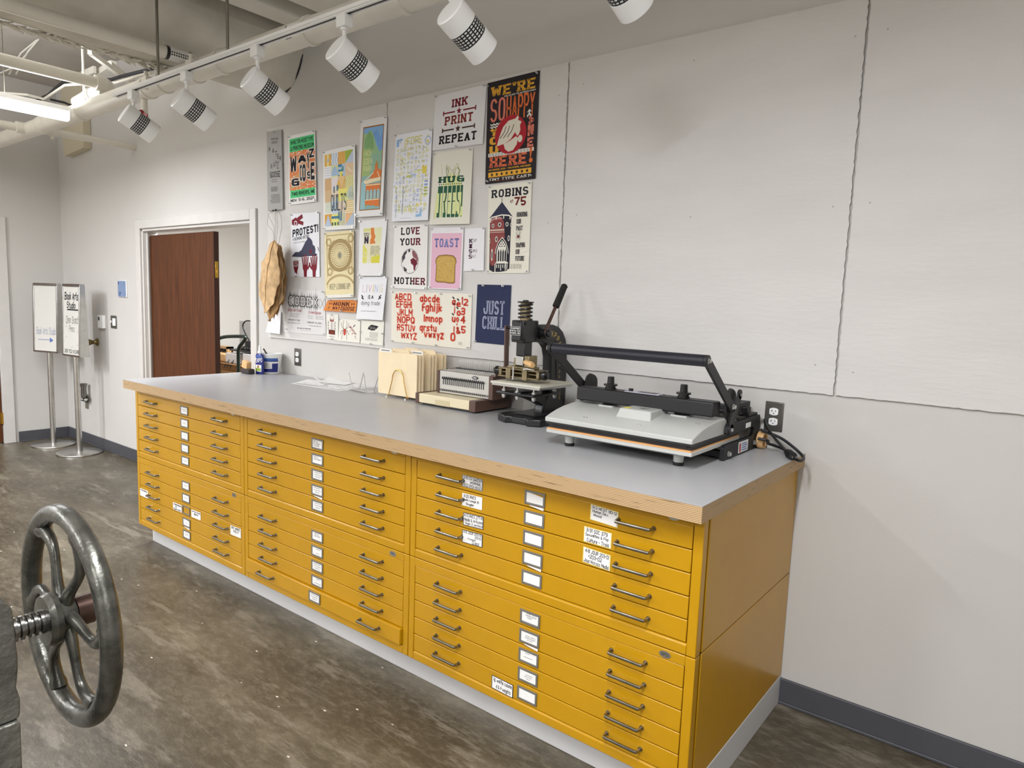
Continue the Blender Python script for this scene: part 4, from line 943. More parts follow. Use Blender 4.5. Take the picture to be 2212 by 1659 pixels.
p.poly([(.58, .55), (.61, .555), (.25, .64), (.22, .635)], CR).line([(.74, .545), (.82, .605)], .025, CR)
p.poly([(.22, .64), (.45, .615), (.875, .605), (.875, .64), (.5, .655), (.33, .665)], CR); p.rect(.33, .665, .875, .70, OR).rect(.33, .672, .875, .682, CR)
p.rect(.34, .70, .86, .83, '#9DBEBF')
for k in range(4): p.ring(.40+.135*k, .745, .065, .03, OR, .04, 12, PI, 2*PI); p.rect(.335+.135*k, .74, .355+.135*k, .83, '#8A5A38'); p.rect(.39+.135*k, .76, .40+.135*k, .83, CR)
p.rect(.335, .70, .86, .725, OR); p.poly([(.32, .83), (.86, .82), (.86, .9), (.72, .9), (.66, .885), (.55, .89), (.48, .88), (.34, .885)], OR).rect(.33, .826, .86, .834, CR)
p.done()

p = Poster('poster', 'white print crowded with pale yellow and blue jumbled letters', ((854, 292), (934.2, 277.3), (928.7, 476.2), (849.7, 479)), '#E9EAEE', (.003, .006, .02, .018))
ycs = ['#DDD98B', '#E3D468', '#CFCF9A', '#C7CEE0', '#BBC6DF', '#DADFA6']
p.poly([(.04, .06), (.2, .05), (.2, .075), (.11, .08), (.11, .14), (.04, .145)], '#94B6DC'); p.poly([(.66, .96), (.66, .93), (.76, .925), (.76, .86), (.82, .855), (.82, .955)], '#93BEE0')
p.text('FORE', .33, .05, .74, .14, '#D9D27E', .6, .5)
for i in range(9):
    for j in range(17):
        if (j < 2 and 2 < i < 8) or (j < 2 and i < 2): continue
        u, v = .06+i*.1, .06+j*.053
        if v > .9: continue
        ch = rnd.choice('ABEHKLMNRSTWXZOGPFQ&'); c = rnd.choice(ycs)
        p.text(ch, u, v, u+rnd.uniform(.05, .085), v+rnd.uniform(.03, .047), c, rnd.uniform(.4, 1.0), hold=True)
p.n += 1
for k in range(60):
    u, v = rnd.uniform(.05, .9), rnd.uniform(.08, .9); p.line([(u, v), (u+rnd.uniform(-.06, .06), v+rnd.uniform(-.02, .03)), (u+rnd.uniform(-.05, .05), v+rnd.uniform(-.02, .03))], .008, rnd.choice(['#9C9E94', '#8FA0C4', '#B0B27C']), True)
p.n += 1
p.ring(.9, .12, .07, .02, '#AEBBE0').rect(.64, .43, .9, .44, '#C9D24A').rect(.5, .47, .62, .50, '#B7C6E2').rect(.36, .48, .5, .505, '#C9C96A').rect(.79, .4, .9, .48, '#E5D05A')
for k in range(5): p.rect(.86, .56+.035*k, .95, .575+.035*k, '#7F9BD0' if k < 2 else '#A9B650', True)
p.n += 1
p.text('OTHER', .3, .83, .68, .9, '#DAD88E', .5); p.rect(.28, .6, .295, .92, '#9EA29A').rect(.1, .66, .115, .96, '#A9ABA6').fine(.18, .965, .6, .975, 1, '#B9BCC2', .5)
p.done(pp=((.02, .01), (.97, .02)))

p = Poster('poster', 'white INK PRINT REPEAT print at the top of the board, left of the black poster', ((940.3, 207.9), (1051, 181.2), (1043.3, 311), (933.7, 325.5)), '#E2E0E0', (.003, .005, .014, .006))
def boneline(v, c):
    for a, b in ((.19, .42), (.58, .82)):
        p.rect(a, v-.013, b, v+.013, c); e = a if a < .5 else b
        p.rect(e-.012, v-.04, e+.012, v+.04, c)
    p.star(.5, v, .055, c)
p.text('INK', .345, .13, .66, .275, '#7E1D2C', .85, .7, .55).text('PRINT', .22, .42, .78, .575, '#8E3A30', .85, .7, .5).text('REPEAT', .13, .755, .87, .905, '#221C1E', .9, .75, .5)
boneline(.355, '#7E2430'); boneline(.665, '#4A3328')
p.done(pp=((.02, .015), (.97, .03), (.5, .985)))

p = Poster('poster', 'cream HUG TREES print with tall green letters', ((936.7, 329.2), (1021.2, 320), (1017.6, 484), (931.2, 485.7)), '#E3E0D2', (.003, .003, .018, .018))
GN = '#2F5E48'; YG = '#DDE3A4'
p.poly([(.22, .5), (.45, .3), (.7, .36), (.8, .5), (.82, .9), (.1, .9), (.14, .55)], YG)
for k in range(16):
    u = rnd.uniform(.25, .72); p.line([(u, .37), (u+rnd.uniform(-.04, .06), .27), (u+rnd.uniform(-.08, .14), .17+rnd.uniform(0, .08))], .013, rnd.choice(['#B9B788', '#8FA07A', '#C9CBA0']), True)
p.n += 1
p.text('HUG', .16, .345, .82, .43, GN, 1.05, .8, .4)
for k in range(11): p.star(.2+.055*k, .452, .022, '#4A5A44', True)
p.n += 1
p.text('TREES!', .17, .475, .8, .9, GN, .75, .1, 0, sp=.5); p.rect(.17, .475, .8, .57, GN)
for u in (.30, .41, .515, .625, .725): p.rect(u, .47, u+.018, .905, YG if u > .5 else '#E9EBD0', True)
p.n += 1
p.rect(.17, .84, .24, .905, GN).rect(.33, .84, .40, .905, GN).rect(.44, .86, .71, .905, GN)
p.rect(.515, .6, .53, .905, '#E9EBD0').rect(.625, .6, .64, .905, YG); p.line([(.1, .8), (.11, .86), (.1, .93)], .015, '#D9C7A8'); p.done(pp=((.03, .03), (.95, .02)))

YL = '#E2A83C'; PK = '#D97B68'; O2 = '#D96F3C'; BK = '#2C2628'
p = Poster('poster', 'large black poster reading WE\'RE SO HAPPY YOU ARE HERE with a red disc', ((1052.8, 179.4), (1165.5, 151.8), (1156.7, 385.7), (1048, 398.2)), BK, (.003, .004, .008, .006))
p.text("WE'RE", .07, .052, .93, .15, YL, .95, .7, .5); p.text('HAMILTON WOOD TYPE AND PRINTING MUSEUM', .34, .158, .94, .173, '#E3DFD6', .6)
p.text('SO', .07, .17, .37, .395, PK, .75, .3, .1).text('HAPPY', .39, .175, .935, .405, O2, .75, .35)
p.rect(.8, .34, .88, .415, BK)
for k in range(2): p.line([(.08+.033*i, .42+.026*k+(.007 if i % 2 else -.006)) for i in range(8)], .02, '#E3DFD6', True)
p.n += 1
for t, v in (('Y', .455), ('O', .54), ('U', .63)): p.text(t, .07, v, .26, v+.078, YL, 1.15, 1.0)
for t, v in (('A', .40), ('R', .485), ('E', .62)): 
    for pg in text(t, 1.0, .9): p.poly([(.82+.115*b, v+.085*(a)) for a, b in pg], PK, True)
p.n += 1
p.text('R', .82, .5, .935, .59, PK, 1.1, .9); p.rect(.05, .7, .95, .735, '#DAD6CE')
for k in range(14): p.text('O', .07+.062*k, .706, .1+.062*k, .728, '#4A4446', .5, hold=True)
p.n += 1; p.rect(.82, .6, .94, .695, BK).text('E', .82, .605, .935, .69, PK, 1.1, .9)
p.text('HERE', .08, .735, .82, .845, '#DE7450', .9, .8, .5); p.poly([(.87, .70), (.92, .695), (.92, .72), (.9, .795), (.885, .795)], O2); p.oval(.9, .82, .035, O2)
p.oval(.49, .545, .31, '#AE2833', .185, 40)
CM = '#E4DCCB'
p.poly([(.22, .64), (.27, .55), (.34, .46), (.44, .41), (.58, .40), (.62, .375), (.64, .395), (.63, .42), (.70, .44), (.67, .47), (.68, .52), (.65, .56), (.62, .57), (.58, .53), (.5, .59), (.38, .625)], CM)
for a in ((.4, .46), (.47, .46), (.55, .455)): p.line([a, (a[0]-.04, a[1]+.06), (a[0]-.12, a[1]+.11)], .012, '#3A2C2A', True)
p.n += 1
p.poly([(.36, .63), (.5, .6), (.6, .57), (.64, .59), (.62, .65), (.55, .70), (.46, .71), (.39, .68)], CM); p.oval(.68, .6, .045, CM, .035)
p.text('WAYZGOOSE 2024 - TWO RIVERS, WISCONSIN', .07, .858, .9, .88, YL, .65); p.rect(.065, .89, .92, .94, YL)
for k in range(8): p.star(.14+.1*k, .915, .035, BK, True)
p.n += 1
p.text('TINY TYPE CART', .08, .95, .9, .975, '#E6E2D8', .7, .55, .4).fine(.15, .98, .85, .986, 1, '#8A4A44', .6)
p.poly([(.84, .335), (.89, .365), (.855, .36), (.85, .39), (.83, .39), (.825, .36), (.79, .37)], '#E3DFD6').poly([(.8, .415), (.84, .39), (.88, .415), (.88, .39), (.84, .37), (.8, .39)], '#E3DFD6')
p.done(pp=((.96, .02), (.92, .965), (.06, .975), (.01, .03)))

p = Poster('poster', 'cream ROBINS at 75 print with a round brick tower, below the black poster', ((1054.9, 401), (1148.8, 391.2), (1141.4, 590.1), (1050.6, 590.1)), '#E5E1D2', (.003, .005, .005, .003))
NV = '#2A2733'; BR = '#8E4A48'; CRM = '#E9E5D8'
p.text('ROBINS', .07, .055, .93, .145, NV, .85, .7, .45, sk=.005).text('at', .52, .175, .59, .215, '#6E2A2A', .6).text('75', .62, .155, .885, .255, '#6E2320', .9, .75)
p.poly([(.05, .365), (.06, .96), (.15, .985), (.32, .985), (.47, .975), (.55, .945), (.56, .36), (.3, .33)], NV)
p.poly([(.06, .385), (.2, .36), (.32, .365), (.39, .42), (.41, .55), (.42, .6), (.37, .635), (.28, .7), (.22, .8), (.215, .88), (.17, .915), (.1, .91), (.07, .87)], BR)
p.poly([(.06, .385), (.2, .36), (.32, .365), (.36, .39), (.2, .385), (.06, .41)], '#B98A86')
p.poly([(.33, .195), (.6, .375), (.56, .36), (.33, .335), (.1, .355), (.03, .375)], '#34364C').line([(.33, .15), (.33, .2)], .012, NV)
p.line([(.03, .39), (.1, .362), (.33, .342), (.5, .352), (.6, .385)], .022, CRM)
for u, v in ((.06, .385), (.19, .355), (.37, .35), (.52, .362), (.585, .38)): p.rect(u, v, u+.022, v+.035, CRM)
p.rect(.05, .50, .405, .518, '#CDB7A8').rect(.05, .53, .41, .537, '#CDB7A8')
for u, v, w, h_ in ((.1, .435, .06, .045), (.25, .425, .08, .05), (.43, .425, .07, .05), (.54, .44, .03, .04), (.19, .58, .06, .065), (.49, .575, .05, .065), (.05, .6, .025, .06), (.1, .72, .045, .14)): p.oval(u+w/2, v+h_/2, w/2, CRM, h_/2, 12); p.oval(u+w/2, v+h_/2, w*.28, NV, h_*.34, 12)
ar = [(.23, .88), (.23, .75), (.26, .69), (.31, .645), (.365, .615), (.42, .645), (.465, .69), (.49, .75), (.49, .88)]
p.poly(ar, CRM); p.line(ar, .02, NV); p.line([(.2, .78), (.22, .72), (.27, .65), (.365, .595), (.45, .65), (.5, .72), (.52, .78)], .014, CRM)
for k in range(4): u = .285+.055*k; p.poly([(u-.018, .865), (u-.018, .76), (u, .72), (u+.018, .76), (u+.018, .865)], NV)
for u, v in ((.31, .695), (.365, .695), (.42, .695), (.338, .67), (.392, .67), (.365, .645)): p.poly([(u, v-.012), (u+.016, v), (u, v+.012), (u-.016, v)], NV)
p.rect(.22, .875, .52, .89, CRM)
for k in range(6): p.rect(.24+.05*k, .9, .258+.05*k, .94 if k != 2 else .97, CRM)
p.rect(.2, .89, .22, .985, CRM).rect(.45, .89, .47, .97, CRM).rect(.49, .89, .505, .96, CRM)
for t, v, u1 in (('HONORING', .325, .93), ('OUR', .4, .79), ('PAST', .475, .83), ('SHAPING', .66, .9), ('OUR', .735, .78), ('FUTURE', .81, .89)): p.text(t, .69, v, u1, v+.052, NV, .95, .7, .25)
def spider(cu, cv, s_, body='#7A2222', leg='#5A5350'):
    k_ = p.w/p.h
    for (kx, ky, tx, ty) in ((.38, -.55, .3, -1.25), (.6, -.42, .8, -.95), (.6, .05, .85, .55), (.42, .2, .5, 1.2)):
        for sg in (-1, 1): p.line([(cu+sg*.1*s_, cv), (cu+sg*kx*s_, cv+ky*s_*k_), (cu+sg*tx*s_, cv+ty*s_*k_)], s_*.07, leg, True)
    p.n += 1; p.oval(cu, cv, s_*.2, body); p.oval(cu+.02*s_, cv+.3*s_*k_, s_*.26, body, s_*.34*k_)
spider(.74, .585, .07); p.fine(.57, .9, .85, .955, 4, '#8E8A80', .3)
p.done()

TN = '#A98F5C'
p = Poster('poster', 'tall tan KEEP LOOKING UP print with a round dome pattern', ((699.9, 503), (766.4, 497), (767, 641.8), (702.7, 644)), '#E6D9AE', (.003, .014, .008, .006))
p.rect(.02, .955, .98, 1, '#E8E6DF')
for r_, t in ((.36, .03), (.40, .02)): p.ring(.53, .36, r_, t, TN, r_*.6)
p.ring(.53, .36, .385, .012, '#7A6540', .235); 
for ring_, n, sz in ((.33, 34, .026), (.275, 32, .02), (.225, 30, .014), (.18, 26, .01)):
    for k in range(n): a = 2*PI*k/n; p.oval(.53+ring_*math.cos(a), .36+ring_*.6*math.sin(a), sz, '#9A8250', sz*.6, 7, hold=True)
p.n += 1
for k in range(34): a = 2*PI*k/34; p.line([(.53+.1*math.cos(a), .36+.06*math.sin(a)), (.53+.34*math.cos(a), .36+.205*math.sin(a))], .006, '#C4B07C', True)
p.n += 1
p.oval(.53, .36, .06, '#8C8A78', .045); p.ring(.53, .36, .08, .01, '#B9A878', .055)
for u, v in ((.15, .15), (.9, .12), (.18, .6), (.9, .6)): p.ring(u, v, .085, .02, TN, .055); p.ring(u, v, .055, .008, TN, .036)
for s_ in (-1, 1):
    for q in (-1, 1): p.line([(.53+s_*.4, .36+q*.09), (.53+s_*.3, .36+q*.19), (.53+s_*.18, .36+q*.235)], .014, TN)
p.rect(.08, .045, .96, .055, TN).line([(.08, .05), (.1, .68)], .012, TN).line([(.96, .05), (.94, .66)], .012, TN)
p.ring(.53, .86, .5, .018, TN, .205, 20, PI*1.12, PI*1.88); p.ring(.53, .88, .5, .01, TN, .205, 20, PI*1.12, PI*1.88)
p.text('KEEP LOOKING UP!', .17, .785, .88, .875, '#A9A48A', .55, .35); p.fine(.08, .77, .11, .85, 5, '#B5A87C', .5); p.done()

p = Poster('poster', 'small white print with an orange figure on yellow-green, below the park print', ((776.5, 476.9), (836.6, 472.7), (830, 596.2), (778, 596)), '#E9E8E8', (.003, .006, .02, .018))
p.rect(.15, .14, .84, .77, '#E7E2C4'); p.poly([(.15, .42), (.35, .55), (.3, .77), (.15, .77)], '#DCD96B'); p.poly([(.5, .66), (.84, .62), (.84, .77), (.5, .77)], '#D9D24A'); p.poly([(.55, .14), (.84, .14), (.84, .4), (.66, .42)], '#E0E0B4'); p.rect(.45, .46, .8, .62, '#C9C4A4')
p.rect(.15, .15, .45, .2, '#D9D78A')
for k in range(60): u, v = rnd.uniform(.44, .82), rnd.uniform(.45, .64); p.rect(u, v, u+.02, v+.012, rnd.choice(['#A99F86', '#D9D3BB', '#8F8A78']), True)
p.n += 1
for k in range(14): u = rnd.uniform(.17, .8); p.line([(u, rnd.uniform(.45, .6)), (u+rnd.uniform(-.08, .05), rnd.uniform(.66, .76))], .012, rnd.choice(['#EDE9C8', '#D9D46A']), True)
p.n += 1
p.poly([(.44, .14), (.54, .14), (.57, .24), (.62, .3), (.58, .36), (.64, .42), (.42, .43), (.42, .36), (.47, .3), (.43, .24)], '#DD8240')
p.text('NORTH', .17, .225, .38, .25, '#3A3040', .8).text('WOODS', .18, .26, .38, .28, '#3A3040', .8).text('N', .2, .29, .36, .42, '#3A2E48', 1.1, .9); p.done()

p = Poster('poster', 'white LIVING is a dying trade print hanging low on the first board', ((777.3, 598.8), (836.6, 597.4), (831, 692), (773.2, 688.5)), '#E9E9EB', (.004, .006, .022, .02))
for t, u, c in (('L', .14, '#D9B4BC'), ('I', .28, '#C9B9C9'), ('V', .36, '#D6A9A4'), ('I', .53, '#DDC79A'), ('N', .6, '#A9B4D6'), ('G', .77, '#D8D29A')): p.text(t, u, .18, u+(.03 if t == 'I' else .11), .36, c, .35, .2)
p.text('IS', .38, .425, .46, .52, K, .7).text('A', .5, .425, .58, .52, K, .7); p.line([(.12, .43), (.18, .47), (.14, .5), (.22, .52)], .03, K).line([(.86, .42), (.78, .47), (.86, .48), (.76, .52)], .025, K)
p.text('dying trade', .14, .56, .84, .69, K, .3, .3); p.fine(.15, .8, .75, .815, 1, '#55555A', .7, .1); p.done(pp=((.05, .02), (.96, .02)))

p = Poster('poster', 'white LOVE YOUR MOTHER print with a globe', ((851, 487.6), (924.2, 484.2), (921.7, 625.8), (846.9, 622.4)), '#EAE8E4', (.003, .005, .01, .005))
M2 = '#6E2030'
for t, a in (('LOVE', (.21, .035, .77, .15)), ('YOUR', (.19, .205, .8, .315)), ('MOTHER', (.05, .82, .96, .93))): p.text(t, *a, '#2A2426', .85, .7, .45, split=(.55, M2))
p.oval(.5, .565, .255, '#3A3336', .195, 40); p.oval(.5, .565, .245, '#EAE8E4', .188, 40)
p.poly([(.27, .5), (.33, .43), (.42, .39), (.4, .44), (.36, .47), (.36, .52), (.31, .55), (.28, .6)], '#4A4346').poly([(.44, .385), (.5, .375), (.51, .41), (.46, .43)], '#4A4346').poly([(.31, .64), (.42, .69), (.42, .73), (.35, .72)], '#4A4346')
p.poly([(.56, .4), (.62, .4), (.7, .46), (.74, .53), (.73, .58), (.68, .53), (.6, .5), (.57, .46)], '#8E5A60').poly([(.52, .54), (.6, .51), (.7, .55), (.73, .6), (.68, .64), (.66, .71), (.62, .7), (.61, .63), (.54, .6)], M2)
p.done()

p = Poster('poster', 'pink TOAST print with a slice of bread', ((930.7, 492.3), (1001.5, 490.7), (997, 626.6), (927.4, 623.4)), '#E8E6E8', (.003, .005, .012, .008))
p.rect(.035, .09, .96, .985, '#E3B7C9'); p.text('TOAST', .13, .175, .87, .315, '#5A4F96', .95, .75, .4); p.text('TOAST', .155, .19, .85, .30, '#A6B4E0', .3, .25, .2, sp=1.9)
def toast(k, c): p.poly([(.5+(u-.5)*k, .66+(v-.66)*k) for u, v in ((.2, .5), (.28, .455), (.5, .44), (.72, .455), (.8, .5), (.82, .56), (.79, .61), (.8, .87), (.76, .895), (.6, .895), (.5, .885), (.26, .885), (.2, .86), (.21, .61), (.18, .56))], c)
toast(1.03, '#6E5526'); toast(.98, '#B9924A'); toast(.9, '#C9A75C')
for k in range(120): u, v = rnd.uniform(.26, .74), rnd.uniform(.5, .86); p.oval(u, v, .009, rnd.choice(['#9A7A34', '#D9BC78', '#A8863C']), n=6, hold=True)
p.done()

p = Poster('poster', 'small white KEEP IT SIMPLE SILLY print beside the toast print', ((1004, 494), (1047, 491.5), (1045.4, 584.3), (1001, 585.8)), '#E9E8EA', (.003, .006, .012, .006))
for i, (a, b, u1) in enumerate((('K', 'EEP', .62), ('I', 'T', .42), ('S', 'IMPLE', .66), ('S', 'ILLY', .6))):
    v = .245+.122*i; c = ['#46203A', '#46203A', '#4A2440', '#502034'][i]; p.text(a, .23, v, .41, v+.1, c, .95, .75, .35); p.text(b, .43, v+.01, u1, v+.075, '#6A4A62', .5)
p.done(pp=((.96, .02), (.5, .98)))

p = Poster('poster', 'wide cream alphabet print with rounded red letters', ((845.2, 629), (1019.4, 634.8), (1015.3, 755.2), (844.4, 738)), '#E8E3D4', (.003, .004, .006, .004))
AC = '#C6402C'
def al(t, u0, v0, u1, v1): p.text(t, u0, v0-.01, u1, v1+.01, '#EBC2B0', 1.05, 1.0, sp=.15); p.text(t, u0+.006, v0, u1-.006, v1, AC, .78, .75, sp=.6)
for t, u0, u1, v in (('ABCD', .04, .27, .035), ('EFGHI', .06, .28, .18), ('JKLM', .075, .29, .335), ('NOPQ', .075, .32, .48), ('RSTUV', .075, .33, .635), ('WXYZ', .13, .35, .785)): al(t, u0, v, u1, v+.135)
for t, u0, u1, v, h_ in (('abcde', .37, .63, .045, .14), ('fghijk', .4, .66, .2, .2), ('lmnop', .425, .67, .42, .17), ('qrstu', .375, .6, .6, .17), ('vwxyz', .43, .69, .74, .17)): al(t, u0, v, u1, v+h_)
for t, u, w, v, h_ in (('a', .77, .045, .12, .1), ('e', .825, .05, .155, .09), ('1', .88, .02, .06, .14), ('2', .905, .055, .09, .13), ('i', .8, .012, .24, .13), ('o', .83, .05, .31, .1), ('3', .88, .05, .25, .14), ('u', .775, .045, .43, .1), ('?', .825, .035, .43, .15), ('4', .88, .055, .4, .14), ('!', .8, .012, .6, .14), ('&', .83, .055, .6, .14), ('5', .89, .05, .58, .14), ('O', .765, .06, .72, .16)): p.text(t, u, v, u+w, v+h_, AC, .85, .8)
for u, v in ((.79, .09), (.845, .12), (.8, .2), (.84, .27), (.79, .39)): p.line([(u-.012, v-.025), (u+.008, v+.01)], .012, K, True)
p.n += 1; p.fine(.86, .88, .91, .94, 4, '#B9A79A', .4); p.done(pp=((.02, .02), (.33, .02), (.64, .02), (.98, .04), (.98, .97), (.6, .98), (.3, .98), (.02, .98)))

p = Poster('poster', 'dark navy JUST CHILL print, behind the lever press', ((1030.5, 614.4), (1103.7, 616), (1098.3, 746.3), (1025.4, 739)), '#2B3150', (.003, .003, .006, .004))
for t, u0, v0, u1, v1 in (('JUST', .22, .27, .83, .5), ('CHILL', .2, .535, .87, .755)): p.text(t, u0, v0, u1, v1, '#AEB2C6', .85, .6, .5, sp=.5); p.text(t, u0+.02, v0+.018, u1-.02, v1-.018, '#4A5074', .22, .2, .3, sp=2.1)
p.done(pp=((.2, .02), (.78, .02), (.95, .97), (.03, .98)))

p = Poster('poster', 'pale grey CODEX IX book fair print at the lower left of the first board', ((619.5, 622), (700.6, 629.2), (703.5, 724.7), (616, 717.4)), '#D9D7D5', (.002, .003, .006, .003))
DG = '#5C5A58'
for k in range(70):
    u = rnd.uniform(.06, .82); b = .27; h_ = abs(rnd.gauss(0, .07))+.02; w = .006
    p.poly([(u-w, b-.1), (u+w, b-.1), (u, b-.1-h_)], DG, True); p.poly([(u-w, b+.1), (u+w, b+.1), (u, b+.1+h_)], DG, True)
p.n += 1
p.text('CODEX', .03, .15, .84, .395, DG, 1.5, 1.1, sp=.1); p.text('CODEX', .06, .175, .81, .37, '#D9D7D5', .5, .45, sp=2.3); p.rect(.04, .265, .84, .28, '#D9D7D5').rect(.12, .27, .82, .276, '#7A5A5C')
p.text('IX', .85, .17, .99, .4, '#55565A', .12, .12, sp=.6)
p.text('BOOK ART FAIR', .04, .46, .40, .52, '#9A3A4A', .6).text('SYMPOSIUM', .58, .48, .89, .54, '#9A3A4A', .6)
p.fine(.08, .56, .37, .66, 3, '#8C8A8A', .28).fine(.55, .575, .72, .67, 3, '#8C8A8A', .28).fine(.76, .575, .96, .67, 3, '#8C8A8A', .28)
p.text('FEBRUARY 4-7, 2024', .06, .69, .37, .74, '#55535A', .5).text('FEBRUARY 5-6, 2024', .55, .715, .9, .765, '#55535A', .5).fine(.04, .77, .42, .8, 1, '#8C8A8A', .5).fine(.55, .8, .9, .83, 1, '#8C8A8A', .5).fine(.3, .875, .7, .9, 1, '#4A484C', .6).fine(.35, .92, .65, .935, 1, '#A98A8A', .5)
p.done(pp=((.03, .93), (.96, .02), (.97, .97)))

p = Poster('poster', 'small orange HONK IF WAYZGOOSE bumper sticker', ((707.2, 648), (771.5, 648), (770.7, 675.5), (700, 670.8)), '#DA8A48', (.003, .005, .014, .012))
p.rect(.02, .04, .985, .13, '#B9682C'); D2 = '#5A2418'
p.text('HONK', .24, .18, .78, .5, D2, .95, .85, .2).text('WAYZGOOSE', .26, .54, .96, .88, D2, .85, .7)
p.text('IF', .12, .58, .2, .82, '#7A3A1C', .45)
for u in (.1, .17, .83, .9): p.line([(u, .25), (u+.03, .33), (u, .42)], .02, D2)
p.rect(.12, .91, .95, .93, '#B9682C'); p.done(pp=((.1, .03), (.98, .05), (.58, .92)))

Poster('paper_tag', 'small blank white tag pinned below the dried leaves', ((583.4, 671.9), (607.3, 673.3), (610.2, 721.8), (579, 717.4)), '#E6E5E6', (.004, .006, .03, .024), 'paper').fine(.4, .45, .65, .6, 3, '#CFCDD2', .4).done(pp=((.5, .03),))

p = Poster('postcard', 'narrow postcard with a dark red building front', ((704.8, 678.4), (730.1, 679.9), (730, 735), (704, 731.6)), '#E6E4DA', (.003, .004, .004, .003), 'postcard')
for s_ in (-1, 1):
    for k in range(7): p.rect(.44+s_*.28-.06, .27+.055*k, .44+s_*.28+.06, .30+.055*k, '#6E6660' if k % 2 else '#B9B2A6', True)
p.n += 1; p.rect(.3, .19, .62, .28, '#8E2F2A').rect(.36, .21, .56, .23, '#E6E4DA').rect(.32, .28, .62, .64, '#EFEDE6').rect(.35, .28, .37, .62, '#A9463E').rect(.44, .28, .49, .64, '#5A4A42').rect(.57, .28, .59, .62, '#A9463E').rect(.2, .62, .74, .8, '#5E2C22').rect(.3, .66, .64, .78, '#7A3326').fine(.2, .86, .75, .93, 2, '#8A867C', .35)
for u in (.3, .62): p.line([(u, .1), (u+.02, .16), (u, .2)], .04, '#B9C0A8')
p.done(pp=((.5, .03), (.5, .97)))
p = Poster('postcard', 'cream postcard with a red spider', ((732.7, 688.6), (778.2, 691.8), (777.2, 740.7), (730.5, 736.3)), '#E8E5D9', (.003, .004, .004, .006), 'postcard')
spider(.28, .5, .24, '#C24A3E', '#6A5048')
for k in range(16): t = rnd.random(); u, v = .42+.36*t+rnd.uniform(-.03, .05), .3+.4*t+rnd.uniform(-.1, .14); p.poly([(u, v), (u+.03, v+rnd.uniform(-.03, .02)), (u+.02, v+.05)], rnd.choice(['#8A3A3A', '#C24A3E', '#4A3A3A']), True)
p.n += 1
for t, u, v in (('U', .5, .27), ('R', .57, .34), ('O', .63, .42), ('C', .7, .5), ('K', .77, .57)): p.text(t, u, v, u+.07, v+.1, '#8A2F30', .6)
p.line([(.68, .32), (.76, .22)], .03, '#4A3A3A'); p.done(pp=((.96, .02), (.02, .03)))
p = Poster('postcard', 'cream postcard with a black leaf above lines of small type', ((779.7, 692.5), (829.6, 695.4), (826.7, 746.8), (778.2, 741.4)), '#E8E6DA', (.003, .005, .008, .004), 'postcard')
p.poly([(.3, .37), (.34, .24), (.45, .15), (.6, .17), (.77, .2), (.7, .3), (.6, .39), (.46, .4), (.36, .36)], K)
for k in range(4): p.line([(.38+.07*k, .22+.01*k), (.44+.07*k, .34)], .012, '#C9C6BC', True)
p.n += 1; p.fine(.39, .48, .78, .72, 5, '#6A6862', .35, .1).fine(.2, .74, .78, .86, 3, '#6A6862', .35, .1); p.done(pp=((.98, .5), (.5, .98), (.01, .5)))

# dried leaves hanging from strings
top = aty(595, 521, -.06)
lf = thing('dried_leaf_bundle', 'bundle of big dried tan leaves hanging by string beside the doorway', 'dried leaves', (top.x, -.06, top.z-.5))
def leafm(rootp, tip, hw, y0, bul, tw, seed, name, mt):
    R_ = random.Random(seed); A, B = Vector(rootp), Vector(tip); ax = (B-A); sd = Vector((ax.z, 0, -ax.x)).normalized()
    ph = [R_.uniform(0, 6) for _ in range(4)]
    def fn(u, v):
        w = hw*max(0, math.sin(PI*v**1.2))**.6*(1 if v < .9 else 1-.5*abs(math.sin(v*60+ph[2]))*(v-.9)*10)+.003; s_ = (u-.5)*2
        e = .007*math.sin(v*17+ph[0])*abs(s_)+.004*math.sin(v*41+ph[1])*abs(s_)
        p_ = A+ax*v+sd*s_*(w+e); y = y0-bul*(1-s_*s_)*math.sin(PI*min(1, v+.05))+tw*s_*v+.005*math.sin(v*13+s_*3+ph[2])*(.3+v)*abs(s_)+.0025*math.sin(s_*7+v*24+ph[3])
        return (p_.x, y, p_.z-.012*abs(s_)**2*(1 if v > .9 else 0)+(.008*math.sin(s_*11+ph[1]) if v > .95 else 0))
    o = MB().grid(fn, 26, 60).build(name, mt, lf, smooth=180); o.modifiers.new('thick', 'SOLIDIFY').thickness = .0016
    vein = MB().tube([tuple(Vector(fn(.5, v))+Vector((0, -.0015, 0))) for v in [i/24 for i in range(25)]], [.003-.0022*i/24 for i in range(25)], 6).build('midrib', 'leafd', o)
def W_(px, py, y): return aty(px, py, y)
leafm(W_(604, 534, -.05), W_(604, 655, -.05), .065, -.045, .008, .0, 5, 'leaf', 'leafd')
leafm(W_(602, 529, -.065), W_(598, 676, -.065), .082, -.062, .012, .004, 4, 'leaf', 'leafd')
leafm(W_(599, 526, -.085), W_(591, 684, -.085), .088, -.082, .014, .006, 3, 'leaf', 'leaf')
leafm(W_(596, 523, -.11), W_(582, 690, -.11), .092, -.107, .016, .008, 2, 'leaf', 'leafd')
leafm(W_(592, 519, -.14), W_(571, 673, -.14), .115, -.137, .02, .01, 1, 'leaf', 'leaf')
q = MB()
for pts in ([(592, 520), (590, 500), (577, 485), (580, 462), (590, 457)], [(594, 520), (592, 490), (582, 470), (578, 458), (590, 458)], [(594, 521), (596, 480), (594, 455)], [(597, 521), (600, 480), (597, 455)], [(602, 526), (609, 490), (607, 465), (599, 453)]):
    q.tube([tuple(aty(a, b, -.03-.08*max(0, (b-455)/65))) for a, b in pts], .0013, 5)
q.build('string', 'string', lf)
